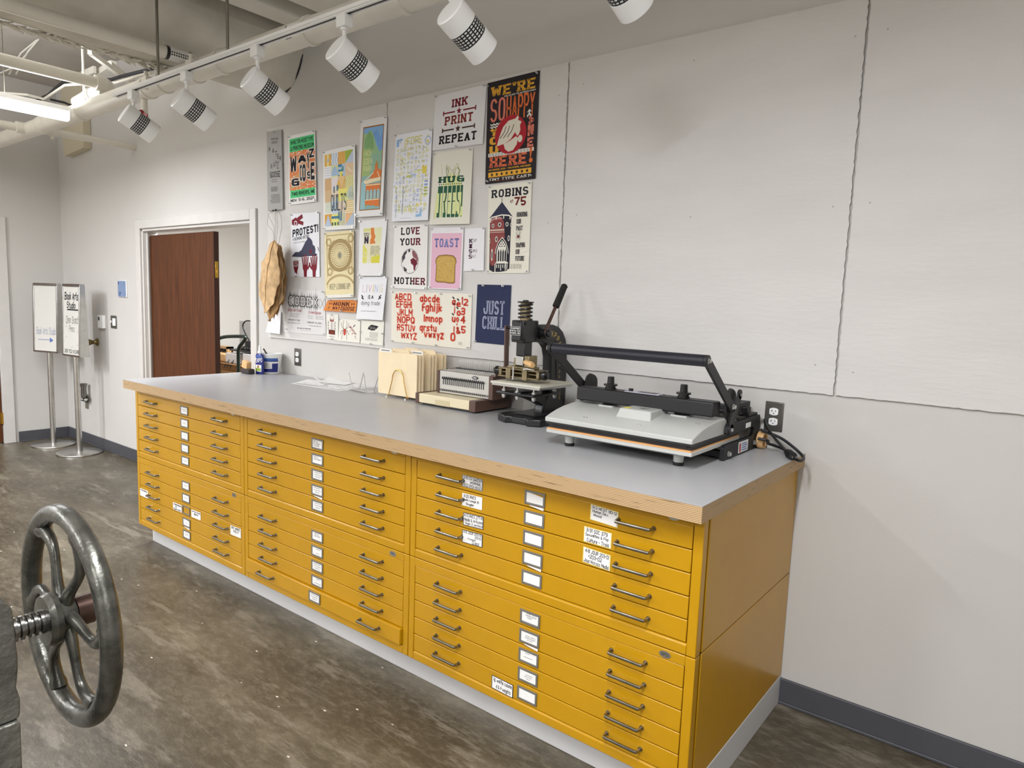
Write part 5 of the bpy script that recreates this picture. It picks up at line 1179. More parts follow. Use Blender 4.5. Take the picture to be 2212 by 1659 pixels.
for a in ((591.5, 455), (597, 453.5)): p0 = aty(*a, -.03); MB().lathe((p0.x, -BT-.0003, p0.z), (0, -1, 0), [(0, .002), (.02, .002), (.02, .006), (.026, .005)], 10).build('nail', 'black', lf)
# ------------------------------------------------------------------ things on the counter
Z0 = ZT
# heat press
hp = thing('heat_press', 'grey and black clamshell heat press at the right end of the counter', 'heat press', (3.1, -.38, Z0))
HX0, HX1, HF, HB = 2.80, 3.385, -.615, -.19
m = MB()
lp = lambda x0, x1, y0, y1, z: [(x0, y0, z), (x1, y0, z), (x1, y1, z), (x0, y1, z)]
a = lp(HX0+.11, HX1-.07, HF+.075, HB-.03, Z0+.03); b = lp(HX0+.02, HX1-.015, HF+.012, HB, Z0+.048); c = lp(HX0+.008, HX1, HF, HB, Z0+.05); d = lp(HX0+.008, HX1, HF, HB, Z0+.064)
m.add(a+b+c+d, [(3, 2, 1, 0), (12, 13, 14, 15)]+[(4*k+i, 4*k+(i+1) % 4, 4*k+4+(i+1) % 4, 4*k+4+i) for k in range(3) for i in range(4)])
m.build('lower_platen', 'hgrey', hp, bevel=.002)
MB().box(HX0+.012, HF-.001, Z0+.0642, HX1-.003, HB, Z0+.0685).build('silicone_pad', 'orange', hp)
MB().box(HX0+.012, HF+.012, Z0+.069, HX1-.006, HB, Z0+.083).box(HX0+.02, HF+.004, Z0+.0785, HX1-.02, HF+.02, Z0+.0815).build('heating_plate', 'blackm', hp)
MB().box(HX0+.004, HF+.002, Z0+.083, HX1-.001, HB, Z0+.09).build('plate_rim', 'black', hp)
pr_ = [(HF, .0902), (HF, .107), (HF+.03, .117), (HF+.07, .128), (HF+.12, .138), (HF+.18, .144), (HF+.24, .146), (HF+.31, .142), (HF+.37, .134), (HB-.01, .118), (HB, .0902)]
m = MB(); n = len(pr_); xs = [HX0, HX0+.004, HX1-.004, HX1]
sh = [.9, 1, 1, .9]
m.prism([(HX0, y, Z0+z) for y, z in pr_], (HX1-HX0, 0, 0))
cov = m.build('cover', 'hgrey', hp, bevel=.003, smooth=40)
q = MB()
for u, y in ((.26, HF+.04), (.63, HF+.045), (.93, HF+.13)):
    for s in (-.006, .006): x = HX0+(HX1-HX0)*u+s; z = Z0+.12 if y < HF+.1 else Z0+.139; q.ball((x, y, z), .0025, 8)
q.build('rivets', 'steel', hp)
A = [(3.05, HF+.085, Z0+.128), (3.19, HF+.085, Z0+.128), (3.185, HF+.24, Z0+.143), (3.055, HF+.24, Z0+.143)]
B = [(3.058, HF+.10, Z0+.163), (3.182, HF+.10, Z0+.163), (3.18, HF+.235, Z0+.163), (3.06, HF+.235, Z0+.163)]
tb = MB().add(A+B, [(4, 5, 6, 7)]+[(i, (i+1) % 4, 4+(i+1) % 4, 4+i) for i in range(4)]).build('terminal_cover', 'hgrey', hp, bevel=.004)
MB().box(3.066, HF+.108, Z0+.1631, 3.09, HF+.14, Z0+.1636).build('warning_sticker', mat('warning_yellow', '#D9CF5A', .5), tb)
q = MB()
for pg in text('HOT', .5): q.add([(3.115+.035*u, HF+.14+.018*v, Z0+.1637) for u, v in pg], [tuple(range(len(pg)))])
q.build('moulded_mark', 'blackm', tb)
for fx, fy in ((HX0+.075, HF+.06), (HX1-.075, HF+.07), (HX0+.09, HB-.06), (HX1-.08, HB-.05)):
    f_ = MB().lathe((fx, fy, Z0+.009), (0, 0, 1), [(0, .017), (.02, .0175), (.03, .02)], 20).build('foot', 'hgrey', hp)
    MB().lathe((fx, fy, Z0+.0002), (0, 0, 1), [(0, .0175), (.009, .019), (.012, .018)], 20).build('rubber_pad', 'rubber', f_)
BX0, BX1, BY0, BY1, BZ_0, BZ_1 = 2.812, 3.372, -.425, -.36, 1.160, 1.213
MB().box(BX0, BY0, BZ_0, BX1, BY1, BZ_1).build('pressure_beam', 'blackm', hp, bevel=.006)
c1 = MB().box(3.02, BY0+.008, BZ_1, 3.16, BY1-.008, BZ_1+.003).build('control_panel', mat('panel_film', '#B9B6C4', .25), hp)
MB().cyl((3.035, BY0+.03, BZ_1+.003), (3.035, BY0+.03, BZ_1+.012), .009, n=16).build('dial', 'black', c1)
q = MB()
for k in range(5): q.box(3.07+.016*k, BY0+.015, BZ_1+.0031, 3.08+.016*k, BY1-.02, BZ_1+.0036)
q.build('panel_print', 'blackm', c1)
for x in (2.945, 3.245):
    MB().lathe((x, -.392, BZ_1), (0, 0, 1), [(0, .022), (.006, .022), (.0065, .019), (.013, .019), (.0135, .026), (.02, .026), (.0205, .014), (.048, .0125), (.049, .009)], 24).build('pressure_knob', 'knob', hp)
    MB().lathe((x, -.392, Z0+.145), (0, 0, 1), [(0, .03), (.006, .03), (.0065, .012), (BZ_0-Z0-.145, .012)], 20).build('pressure_post', 'blackm', hp)
    MB().box(x-.03, -.425, Z0+.142, x+.03, -.36, Z0+.149).build('mounting_pad', 'hgrey', hp)
MB().tube([(3.10, -.40, BZ_0+.004), (3.10, -.40, Z0+.143)], .007, 12).build('cable_gland', 'rubber', hp)
HY, HZ = -.572, 1.3655
hd = MB().cyl((2.797, HY, HZ), (3.392, HY, HZ), .0195, n=32).build('handle_grip', mat('foam_grip', '#1A1B24', .42), hp)
for x, sg in ((2.786, -1), (3.398, 1)):
    ar = MB()
    P0, P1 = Vector((x, HY, HZ)), Vector((x-sg*.004, -.322, 1.192))
    ar.bar(P0, P1, .036, .010, (0, 1, 0), ext=.0).cyl((x-.006, HY, HZ), (x+.006, HY, HZ), .0195, n=24).cyl((P1.x-.006, P1.y, P1.z), (P1.x+.006, P1.y, P1.z), .020, n=24)
    ar.build('lift_arm', 'blackm', hp, bevel=.0015)
    ear = MB()
    loop = [(-.355, 1.175), (-.345, 1.232), (-.335, 1.248), (-.315, 1.256), (-.295, 1.252), (-.275, 1.244), (-.262, 1.232), (-.258, 1.214), (-.262, 1.165), (-.29, 1.13), (-.325, 1.13)]
    xe = x+(-.018 if sg > 0 else .012)
    ear.prism([(xe, y, z) for y, z in loop], (.008, 0, 0)).build('toggle_plate', 'blackm', hp, bevel=.001)
    xo = x+(.004 if sg > 0 else -.012)
    MB().bar((xo, -.268, 1.232), (xo, -.332, 1.112), .030, .008, (0, 1, 0)).cyl((xo-.004, -.268, 1.232), (xo+.004, -.268, 1.232), .018, n=20).cyl((xo-.004, -.332, 1.112), (xo+.004, -.332, 1.112), .02, n=20).build('link', 'blackm', hp, bevel=.001)
    up_ = [(-.352, 1.100), (-.348, 1.122), (-.332, 1.134), (-.30, 1.128), (-.16, 1.132), (-.025, 1.133), (-.016, 1.12), (-.016, 1.004), (-.372, 1.004), (-.374, 1.05), (-.362, 1.058), (-.09, 1.058), (-.075, 1.07), (-.075, 1.082), (-.09, 1.092), (-.335, 1.092)]
    MB().prism([(x-.014 if sg > 0 else x-.002, y, z) for y, z in up_], (.016, 0, 0)).build('side_bracket', 'blackm', hp, bevel=.0012)
    xb = x+.009 if sg > 0 else x-.012
    for y, z, r in ((-.335, 1.112, .010), (-.018, 1.112, .008), (-.335, 1.025, .011), (-.075, 1.03, .010), (-.322, 1.192, .011), (-.268, 1.23, .009), (HY, HZ, .010)):
        MB().lathe((xb-.006, y, z), (1, 0, 0), [(0, r), (.003, r), (.0032, r*.75), (.010, r*.72), (.012, r*.4)], 6).build('bolt', 'zinc', hp)
MB().box(2.79, -.12, 1.132, 3.392, -.03, 1.142).box(2.80, -.14, 1.15, 3.39, -.10, 1.17).box(3.33, -.17, 1.142, 3.372, -.06, 1.186).box(3.34, -.22, 1.142, 3.37, -.16, 1.2).build('rear_hinge_bar', 'blackm', hp, bevel=.002)
MB().box(2.80, -.36, Z0+.01, 3.39, -.33, Z0+.03).box(2.80, -.08, Z0+.002, 3.39, -.05, Z0+.03).build('base_cross_bars', 'blackm', hp)
ns = aty; sx = 3.4005
st = MB().box(sx, -.235, 1.012, sx+.0012, -.14, 1.052).build('spec_sticker', 'card', hp)
q = MB().box(sx+.0011, -.23, 1.015, sx+.0017, -.215, 1.047); q.build('red_mark', mat('sticker_red', '#A4433E', .5), st)
q = MB()
for k in range(4): q.box(sx+.0011, -.205, 1.018+.008*k, sx+.0017, -.15-.01*(k % 2), 1.0215+.008*k)
q.build('small_print', 'bluelab', st)
MB().box(sx, -.175, 1.098, sx+.0012, -.125, 1.116).build('white_sticker', 'card', hp)
MB().tube([(3.2, -.36, 1.155), (3.3, -.3, 1.15), (3.36, -.2, 1.125), (3.37, -.1, 1.11)], .006, 10).tube([(2.86, -.33, 1.15), (2.81, -.28, 1.16), (2.80, -.2, 1.15), (2.86, -.14, 1.13)], .009, 10).build('wiring', 'cable', hp)
# power cord and wooden ring at the counter end
def T(px, py, z=Z0): p = atz(px, py, z); return (p.x, p.y, p.z)
cord = [(3.418, -.02, 1.115), T(1655, 922, 1.095), T(1680, 955, 1.05), T(1702, 978, 1.018), T(1707, 984, 1.012), T(1694, 970, 1.012), T(1672, 962, 1.03), T(1655, 957, 1.04), (3.46, -.075, 1.045), (3.418, -.085, 1.05)]
loop2 = [(3.418, -.06, 1.082), T(1650, 932, 1.075), T(1685, 944, 1.06), T(1712, 964, 1.035), T(1731, 981, 1.012), T(1738, 991, 1.006), T(1728, 997, 1.008), T(1712, 987, 1.01), T(1703, 980, 1.012)]
def smooth(p, k=2):
    p = [Vector(q) for q in p]
    for _ in range(k):
        q = [p[0]]
        for i in range(len(p)-1): q += [p[i]*.75+p[i+1]*.25, p[i]*.25+p[i+1]*.75]
        p = q+[p[-1]]
    return p
cz_ = thing('power_cord', 'black power cord with its plug lying at the right end of the counter', 'power cord', T(1706, 984))
def clampw(pts): return [Vector((p.x, min(p.y, -.009), max(p.z, Z0+.006) if p.x < 3.57 else p.z)) for p in pts]
MB().tube(clampw(smooth(cord)), .0055, 10).build('cable', 'cable', cz_)
MB().tube(clampw(smooth(loop2)), .0055, 10).build('cable_loop', 'cable', cz_)
pa, pb = Vector(T(1700, 976, 1.018)), Vector(T(1713, 986, 1.018))
MB().tube([pa, pa*.6+pb*.4, pb], [.011, .016, .015], 14).build('plug', 'rubber', cz_)
dv = (pb-pa).normalized(); sd = dv.cross(Vector((0, 0, 1))).normalized()
MB().bar(pb+sd*.006, pb+sd*.006+dv*.018, .006, .0015).bar(pb-sd*.006, pb-sd*.006+dv*.018, .006, .0015).build('prongs', 'zinc', cz_)
rg = atz(1637, 968, Z0)
rx, ry, rz = 3.418, -.0345, Z0+.034
tag(MB().lathe((rx-.012, ry, rz), (1, 0, -.0), [(0, .024), (0, .032), (.003, .0335), (.021, .0335), (.024, .032), (.024, .024), (0, .024)], 32, caps=False).build('wooden_ring', 'lwood', loc=(rx, ry, Z0)), 'short turned wooden ring lying behind the heat press by the cord', 'wooden ring')

# lever press (hot stamping)
kw = thing('stamping_press', 'black hand lever stamping press between the comb binder and the heat press', 'stamping press', (2.465, -.2, Z0))
KX = 2.467
base = [(KX-.1, -.03), (KX-.1, -.2), (KX-.13, -.27), (KX-.125, -.335), (KX-.06, -.365), (KX-.04, -.345), (KX+.04, -.345), (KX+.06, -.365), (KX+.115, -.335), (KX+.12, -.27), (KX+.09, -.2), (KX+.09, -.03)]
MB().prism([(x, y, Z0) for x, y in base], (0, 0, .034)).build('base', 'black', kw, bevel=.006)
MB().box(KX-.06, -.31, Z0+.034, KX+.06, -.1, Z0+.04).build('base_rib', 'black', kw, bevel=.003)
# C frame
co = [(-.02, Z0+.03), (-.018, 1.25), (-.022, 1.32), (-.035, 1.37), (-.06, 1.405), (-.095, 1.428), (-.14, 1.438), (-.22, 1.438), (-.27, 1.436), (-.27, 1.365), (-.22, 1.36), (-.19, 1.352), (-.165, 1.33), (-.152, 1.29), (-.148, 1.2), (-.15, Z0+.16), (-.165, Z0+.11), (-.20, Z0+.06), (-.20, Z0+.03)]
MB().prism([(KX-.024, y, z) for y, z in co], (.048, 0, 0)).build('frame', 'black', kw, bevel=.006)
MB().box(KX-.032, -.375, 1.362, KX+.032, -.265, 1.456).box(KX-.02, -.385, 1.37, KX+.028, -.374, 1.45).build('head', 'black', kw, bevel=.004)
pl_ = MB().box(KX-.027, -.3872, 1.392, KX+.027, -.3848, 1.43).build('name_plate', 'blackm', kw)
q = MB()
for k, t in enumerate(('KWIKPRINT', 'MFG CO', 'MODEL 86')):
    for pg in text(t, .5): q.add([(KX-.023+.046*u, -.3876, 1.418-.010*k+.007*v) for u, v in pg], [tuple(range(len(pg)))])
for a in ((-.0265, 1.3925, .0265, 1.3935), (-.0265, 1.4285, .0265, 1.4295), (-.0265, 1.3925, -.0255, 1.4295), (.0255, 1.3925, .0265, 1.4295)): q.add([(KX+a[0], -.3876, a[1]), (KX+a[2], -.3876, a[1]), (KX+a[2], -.3876, a[3]), (KX+a[0], -.3876, a[3])], [(0, 1, 2, 3)])
q.build('plate_lettering', 'card', pl_)
q = MB()
for y in (-.36, -.28):
    for z in (1.375, 1.443): q.lathe((KX+.03, y, z), (1, 0, 0), [(0, .006), (.006, .006), (.007, .004)], 8)
for x in (-.022, .022):
    for z in (1.376, 1.444): q.lathe((KX+x, -.374, z), (0, -1, 0), [(0, .005), (.006, .005), (.007, .003)], 8)
q.build('screws', 'blackm', kw)
HC = (KX, -.322)
MB().cyl((*HC, 1.456), (*HC, 1.53), .022, n=24).build('spring_column', mat('old_bronze', '#8C7F62', .42, .8, var=.2, vscale=30), kw)
MB().tube([(HC[0]+.0285*math.cos(t), HC[1]+.0285*math.sin(t), 1.458+.07*t/(2*PI*4.3)) for t in [2*PI*4.3*i/120 for i in range(121)]], .0042, 8).build('spring', 'black', kw)
MB().lathe((*HC, 1.53), (0, 0, 1), [(0, .035), (.006, .036), (.007, .014), (.012, .012), (.013, .006)], 28).build('spring_cap', 'black', kw)
MB().box(KX-.024, -.348, 1.302, KX+.024, -.296, 1.364).build('ram', 'black', kw, bevel=.003)
MT['oldbr'] = bpy.data.materials['old_bronze']
MB().box(KX-.022, -.352, 1.262, KX+.02, -.30, 1.302).build('type_block', 'alu', kw, bevel=.002)
MB().box(KX-.036, -.345, 1.255, KX-.026, -.295, 1.292).box(KX+.024, -.35, 1.255, KX+.05, -.29, 1.305).box(KX-.07, -.345, 1.246, KX+.06, -.285, 1.256).build('chase_clamp', 'oldbr', kw, bevel=.002)
MB().tube([(KX+.03, -.352, 1.28), (KX+.04, -.362, 1.279), (KX+.06, -.372, 1.277), (KX+.085, -.383, 1.274), (KX+.1, -.389, 1.272)], [.007, .010, .012, .014, .011], 16).build('wood_handle', 'lwood', kw)
ch = MB()
ch.box(KX-.115, -.355, 1.240, KX+.105, -.28, 1.246).box(KX-.115, -.355, 1.206, KX+.105, -.28, 1.212).box(KX-.115, -.35, 1.212, KX-.1, -.285, 1.24).box(KX+.09, -.35, 1.212, KX+.105, -.285, 1.24).box(KX-.115, -.30, 1.212, KX+.105, -.285, 1.24).box(KX-.1, -.345, 1.224, KX+.09, -.335, 1.229)
for x in (-.07, .02): ch.box(KX+x, -.358, 1.2, KX+x+.026, -.28, 1.247)
ch.build('chase', 'oldbr', kw, bevel=.0015)
MB().cyl((KX-.022, -.364, 1.203), (KX-.022, -.364, 1.255), .004, n=10).ball((KX-.022, -.364, 1.203), .006, 8).build('chase_screw', 'zinc', kw)
for s in (-1, 1): MB().lathe((KX+s*.115-.005, -.335, 1.228), (s, 0, 0), [(-.005, .010), (.004, .018), (.016, .021), (.024, .017), (.027, .008)], 20).build('knob', 'knob', kw)
MB().tube([(KX+.03, -.36, 1.248), (KX+.06, -.37, 1.252), (KX+.085, -.36, 1.25), (KX+.06, -.345, 1.249), (KX+.04, -.35, 1.251)], .003, 8).build('wire', 'zinc', kw)
MB().bar((KX+.07, -.18, 1.37), (KX+.055, -.14, 1.18), .014, .012, (0, 1, 0)).build('tension_rod', 'black', kw)
MB().box(2.335, -.385, 1.176, 2.605, -.135, 1.186).build('work_table', mat('table_board', '#C9C6B8', .55, var=.05), kw, bevel=.002)
MB().box(2.37, -.372, 1.1865, 2.60, -.15, 1.189).build('table_pad', mat('table_pad', '#BDB8A6', .7, var=.06), kw)
MB().box(2.34, -.38, 1.168, 2.60, -.14, 1.1755).build('table_plate', 'alu', kw)
MB().prism([(KX-.02, -.15, 1.142), (KX-.02, -.36, 1.148), (KX-.02, -.365, 1.128), (KX-.02, -.3, 1.115), (KX-.02, -.22, 1.085), (KX-.02, -.15, 1.05)], (.04, 0, 0)).box(KX-.115, -.365, 1.13, KX+.09, -.16, 1.142).build('table_arm', 'black', kw, bevel=.004)
for x, y in ((-.085, -.345), (-.005, -.352), (.075, -.34), (.07, -.18), (-.085, -.18)): MB().lathe((KX+x, y, 1.1422), (0, 0, 1), [(-.03, .007), (-.022, .010), (-.013, .010), (-.0125, .004), (0, .004), (.001, .010), (.009, .010), (.0095, .0045), (.0255, .0045)], 10).build('levelling_screw', 'zinc', kw)
lv0, lv1, lv2 = Vector((KX+.058, -.245, 1.42)), Vector((KX+.058, -.175, 1.525)), Vector((KX+.058, -.113, 1.618))
MB().cyl((KX+.02, -.235, 1.40), (KX+.065, -.235, 1.40), .026, n=24).lathe((KX+.065, -.235, 1.40), (1, 0, 0), [(0, .016), (.008, .014)], 8).build('pivot_boss', 'black', kw, bevel=.002)
MB().cyl(lv0-Vector((0, .012, .018)), lv1, .0075, n=16).build('lever_rod', 'copper', kw)
gd = (lv2-lv1).normalized()
MB().lathe(lv1-gd*.01, gd, [(0, .012), (.004, .016), (.06, .0155), (.11, .0145), ((lv2-lv1).length, .016), ((lv2-lv1).length+.008, .010)], 20).build('lever_grip', 'rubber', kw)
# gold lettering along the arch
q = MB(); cx_, cz2, R0 = -.128, 1.312, .083
arc = []
W1 = 'KWIKPRINT'
for i, ch_ in enumerate(W1[2:]):
    pass
def letter(ch_, y, z, ang, h_=.028, w=.016):
    for pg in text(ch_, .45):
        pts = []
        for u, v in pg:
            a, b = (u-.5)*(w*.25 if ch_ in 'I1' else w), (v-.5)*h_
            pts.append((KX+.0246, y+a*math.cos(ang)-b*math.sin(ang), z+a*math.sin(ang)+b*math.cos(ang)))
        q.add(pts, [tuple(range(len(pg)))])
path = [(-.205, 1.398, 0), (-.187, 1.398, 0), (-.168, 1.398, -.02), (-.148, 1.396, -.15), (-.124, 1.388, -.4), (-.103, 1.372, -.7), (-.09, 1.352, -1.0), (-.085, 1.33, -1.3), (-.083, 1.308, -1.5)]
for ch_, (y, z, a) in zip('KWIKPRINT', path): letter(ch_, y, z, a)
for ch_, z in zip('1081', (1.252, 1.222, 1.198, 1.172)): letter(ch_, -.083, z, -PI/2, .018, .012)
for ch_, z in zip('165', (1.14, 1.12, 1.1)): letter(ch_, -.07, z, 0, .016, .011)
q.build('gold_lettering', 'gold', kw)

# comb binding machine
cb = thing('comb_binder', 'cream and brown comb binding machine left of the stamping press', 'binding machine', (1.98, -.16, Z0))
MB().box(1.785, -.285, Z0+.012, 2.125, -.02, Z0+.058).build('base', 'beige', cb, bevel=.004)
MB().box(1.90, -.287, Z0+.012, 2.0, -.283, Z0+.04).build('drawer_pull', mat('cream_recess', '#CDBF9A', .5), cb, bevel=.002)
for a, b in ((1.762, 1.785), (2.125, 2.165)): MB().box(a, -.287, Z0+.007, b, -.02, Z0+.06).build('base_end_cap', 'brown', cb, bevel=.003)
MB().box(1.80, -.27, Z0+.0002, 2.14, -.03, Z0+.012).build('underside', 'blackm', cb)
MB().box(1.84, -.195, Z0+.062, 2.17, -.03, Z0+.172).build('body', 'silver', cb, bevel=.002)
q = MB()
for k in range(21):
    x = 1.868+.0133*k; q.box(x-.0025, -.1965, Z0+.105, x+.0025, -.194, Z0+.135); q.box(x-.006, -.201, Z0+.133, x+.006, -.194, Z0+.139); q.bar((x-.006, -.2, Z0+.138), (x+.004, -.204, Z0+.145), .004, .003)
q.build('comb_slots', 'black', cb)['kind'] = 'stuff'
MB().box(1.845, -.199, Z0+.072, 2.165, -.193, Z0+.082).build('throat_strip', 'screw', cb)
q = MB()
for k in range(22): x = 1.865+.0133*k; q.box(x, -.2, Z0+.074, x+.005, -.1985, Z0+.08)
q.build('throat_marks', 'blackm', cb)
MB().prism([(1.826, -.2, Z0+.06), (1.826, -.2, Z0+.173), (1.826, -.03, Z0+.182), (1.826, -.02, Z0+.06)], (.014, 0, 0)).build('side_cheek', 'brown', cb, bevel=.002)
MB().prism([(2.17, -.2, Z0+.06), (2.17, -.2, Z0+.173), (2.17, -.03, Z0+.182), (2.17, -.02, Z0+.06)], (.026, 0, 0)).build('side_cheek', 'brown', cb, bevel=.002)
bd = MB().prism([(2.08+.02*math.cos(a), -.1975, Z0+.157+.008*math.sin(a)) for a in [2*PI*k/24 for k in range(24)]], (0, .002, 0)).build('maker_badge', 'black', cb)
q = MB()
for pg in text('HIC', .6, .6): q.add([(2.067+.026*u, -.198, Z0+.1525+.009*v) for u, v in pg], [tuple(range(len(pg)))])
q.build('badge_lettering', 'card', bd)
MB().box(1.842, -.19, Z0+.1725, 2.168, -.035, Z0+.1755).build('top_grille', mat('grille_plastic', '#8D8880', .5), cb)
q = MB()
for k in range(24):
    for j in range(4): x = 1.85+.0133*k; q.box(x, -.18+.035*j, Z0+.1756, x+.008, -.16+.035*j, Z0+.1785)
q.build('grille_ribs', 'silver', cb)['kind'] = 'stuff'
for k in range(21):
    x = 1.868+.0133*k; MB().tube([(x, -.075, Z0+.178), (x, -.078, Z0+.20), (x-.002, -.076, Z0+.224)], [.0032, .003, .0026], 6).build('comb_finger', 'zinc', cb)
MB().box(1.855, -.09, Z0+.1757, 2.15, -.06, Z0+.183).build('finger_rail', 'black', cb)
xl = 2.2015
MB().bar((xl, -.11, Z0+.195), (xl-.008, -.105, 1.42), .03, .008, (0, 1, 0)).prism([(xl-.004, -.195, Z0+.172), (xl-.004, -.19, Z0+.19), (xl-.004, -.095, Z0+.215), (xl-.004, -.04, Z0+.2), (xl-.004, -.04, Z0+.18)], (.008, 0, 0)).build('lever_arm', 'brown', cb, bevel=.0015)
MB().cyl((xl-.012, -.105, 1.41), (xl+.035, -.105, 1.41), .007, n=14).lathe((xl+.03, -.105, 1.41), (1, 0, 0), [(0, .011), (.004, .016), (.085, .017), (.092, .012)], 20).build('lever_grip', 'black', cb)
MB().lathe((2.196, -.09, Z0+.075), (1, 0, 0), [(0, .02), (.006, .02), (.007, .008), (.012, .007)], 18).build('margin_dial', 'black', cb)

# manila folders in a wire sorter
rk = thing('wire_sorter', 'brass coloured wire file sorter holding the manila folders', 'file sorter', (1.58, -.15, Z0))
def hoop(y, x0, x1, h_, lean=0):
    xm, w = (x0+x1)/2, (x1-x0)/2
    pts = [(x0, y, Z0+.012)]+[(xm+w*.62*math.cos(PI-PI*i/14), y+lean, Z0+h_*.62+h_*.38*math.sin(PI*i/14)) for i in range(15)]+[(x1, y, Z0+.012)]
    return MB().tube(pts, .0024, 8)
for y in (-.232, -.16, -.085): hoop(y, 1.50, 1.645, .155).build('hoop', 'brassb', rk)
MB().tube([(1.50, -.245, Z0+.004), (1.50, -.24, Z0+.012), (1.50, -.05, Z0+.012)], .0024, 8).tube([(1.645, -.245, Z0+.004), (1.645, -.24, Z0+.012), (1.645, -.05, Z0+.012)], .0024, 8).build('base_wire', 'brassb', rk)
for x in (1.5, 1.645):
    for y in (-.247, -.045): MB().cyl((x, y, Z0+.0003), (x, y, Z0+.010), .004, n=10).build('tip', 'whitem', rk)
ys = [-.222, -.205, -.189, -.145, -.128, -.112, -.072, -.055]
fo = ['front manila folder with a typed tab at its left', 'manila folder second from the front with a middle tab', 'manila folder third from the front with a typed tab at its right', 'fourth manila folder, fanned behind the front three', 'fifth manila folder from the front of the wire sorter', 'sixth manila folder from the front of the wire sorter', 'seventh manila folder, second from the wall', 'rearmost manila folder against the wall']
for i, y in enumerate(ys):
    x0 = 1.405+.006*i; x1 = x0+.298; zb = Z0+.0152; zt = zb+.228-.002*(i % 2); tb = [.02, .37, .68][i % 3]*.298
    a0, a1 = x0+tb, x0+tb+.1
    lp = [(x0+.006, zb), (x1-.006, zb), (x1, zb+.006), (x1, zt-.008), (x1-.008, zt)]
    if a1 < x1-.012: lp += [(a1+.008, zt)]
    lp += [(min(a1, x1-.01), zt+.016), (a0+.004, zt+.016), (a0-.004, zt)] + ([(x0+.008, zt), (x0, zt-.008)] if a0 > x0+.02 else [(x0, zt-.004)]) + [(x0, zb+.006)]
    o = MB().prism([(x, y, z) for x, z in lp], (0, .003, 0)).box(x0+.004, y+.004, zb, x1-.002, y+.009, zt-.004).build('manila_folder', 'manila', loc=((x0+x1)/2, y, zb), smooth=0)
    tag(o, fo[i], 'folder', 'manila folders in the wire sorter')
    if i in (0, 2):
        lb = MB().box(a0+.004, y-.0006, zt-.004, min(a1, x1)-.004, y-.0001, zt+.015).build('tab_label', 'card', o); q = MB()
        for k in range(6): q.box(a0+.018+.011*k, y-.001, zt+.003, a0+.026+.011*k, y-.0005, zt+.008)
        q.build('tab_print', 'ink_k', lb)

# wire easel, loose prints
ez = thing('wire_easel', 'small empty silver wire rack with four upright prongs', 'wire rack', (1.29, -.22, Z0))
q = MB()
P = {k: atz(*v, Z0+.006) for k, v in dict(a=(762, 841), b=(777, 840), c=(791, 847), d=(807, 847)).items()}
U_ = dict(a=(754, 807), b=(785, 806), c=(786, 811), d=(818, 811))
for k in 'abcd':
    t = aty(*U_[k], P[k].y); MB().tube([P[k], t], .0022, 8).ball(t, .0032, 8).build('prong', 'zinc', ez)
q.tube([P['a'], P['b'], P['d'], P['c']], .0022, 8, True)
for k in range(9):
    e = P['a'].lerp(P['c'], k/8); q.tube([e, (e.x-.008, e.y-.022, Z0+.003)], .0016, 6)
e = P['d']; q.tube([e, (e.x+.02, e.y-.004, Z0+.008), (e.x+.028, e.y-.012, Z0+.003)], .0022, 8)
q.build('coil_base', 'zinc', ez)
def sheet(name, label, px, z, col, lift=None, inkc='#8A8A90', marks=40):
    P = [atz(a, b, z) for a, b in px]
    if lift is not None: P = [Vector((p.x, p.y, p.z)) for p in P]
    def f(u, v):
        p = (P[0]*(1-u)+P[1]*u)*(1-v)+(P[3]*(1-u)+P[2]*u)*v; dz = 0 if not lift else lift(u, v)
        return (p.x, min(p.y, -.003), p.z+dz)
    m = MB().grid(f, 14, 14, 0).grid(lambda u, v: tuple(Vector(f(u, v))-Vector((0, 0, .0004))), 14, 14, 0)
    for k in range(marks):
        u, v = rnd.uniform(.06, .86), rnd.uniform(.06, .9); a, b = rnd.uniform(.02, .09), rnd.uniform(.006, .02)
        m.add([tuple(Vector(f(x, y))+Vector((0, 0, .0003))) for x, y in ((u, v), (u+a, v), (u+a, v+b), (u, v+b))], [(0, 1, 2, 3)], 1)
    o = m.build(name, [ink(col), ink(inkc)], loc=P[0], smooth=0); return tag(o, label, 'paper', 'loose prints on the counter')
sheet('loose_print', 'bottom white sheet of the loose prints on the counter', ((627, 828), (731, 845), (813, 836), (712, 820)), Z0+.0006, '#F0EFED', marks=0)
sheet('loose_print', 'printed sheet on top of the loose prints, nearest the wire rack', ((660, 830), (728, 842), (800, 835), (735, 822)), Z0+.0022, '#E9E8E6')
sheet('loose_print', 'printed sheet at the left of the loose prints', ((636, 827), (690, 834), (722, 826), (665, 819)), Z0+.0038, '#EAE9E8', marks=25)
sheet('loose_print', 'curling white sheet at the back of the loose prints', ((690, 826), (745, 832), (768, 826), (712, 818)), Z0+.0055, '#F2F1EF', lambda u, v: .012*(1-u)**2*v, marks=12)
sheet('loose_print', 'curled strip of paper lifting at the left back of the loose prints', ((672, 817), (694, 825), (698, 824), (677, 816)), Z0+.0215, '#F4F3F1', lambda u, v: .02*(1-u)**2, marks=0)

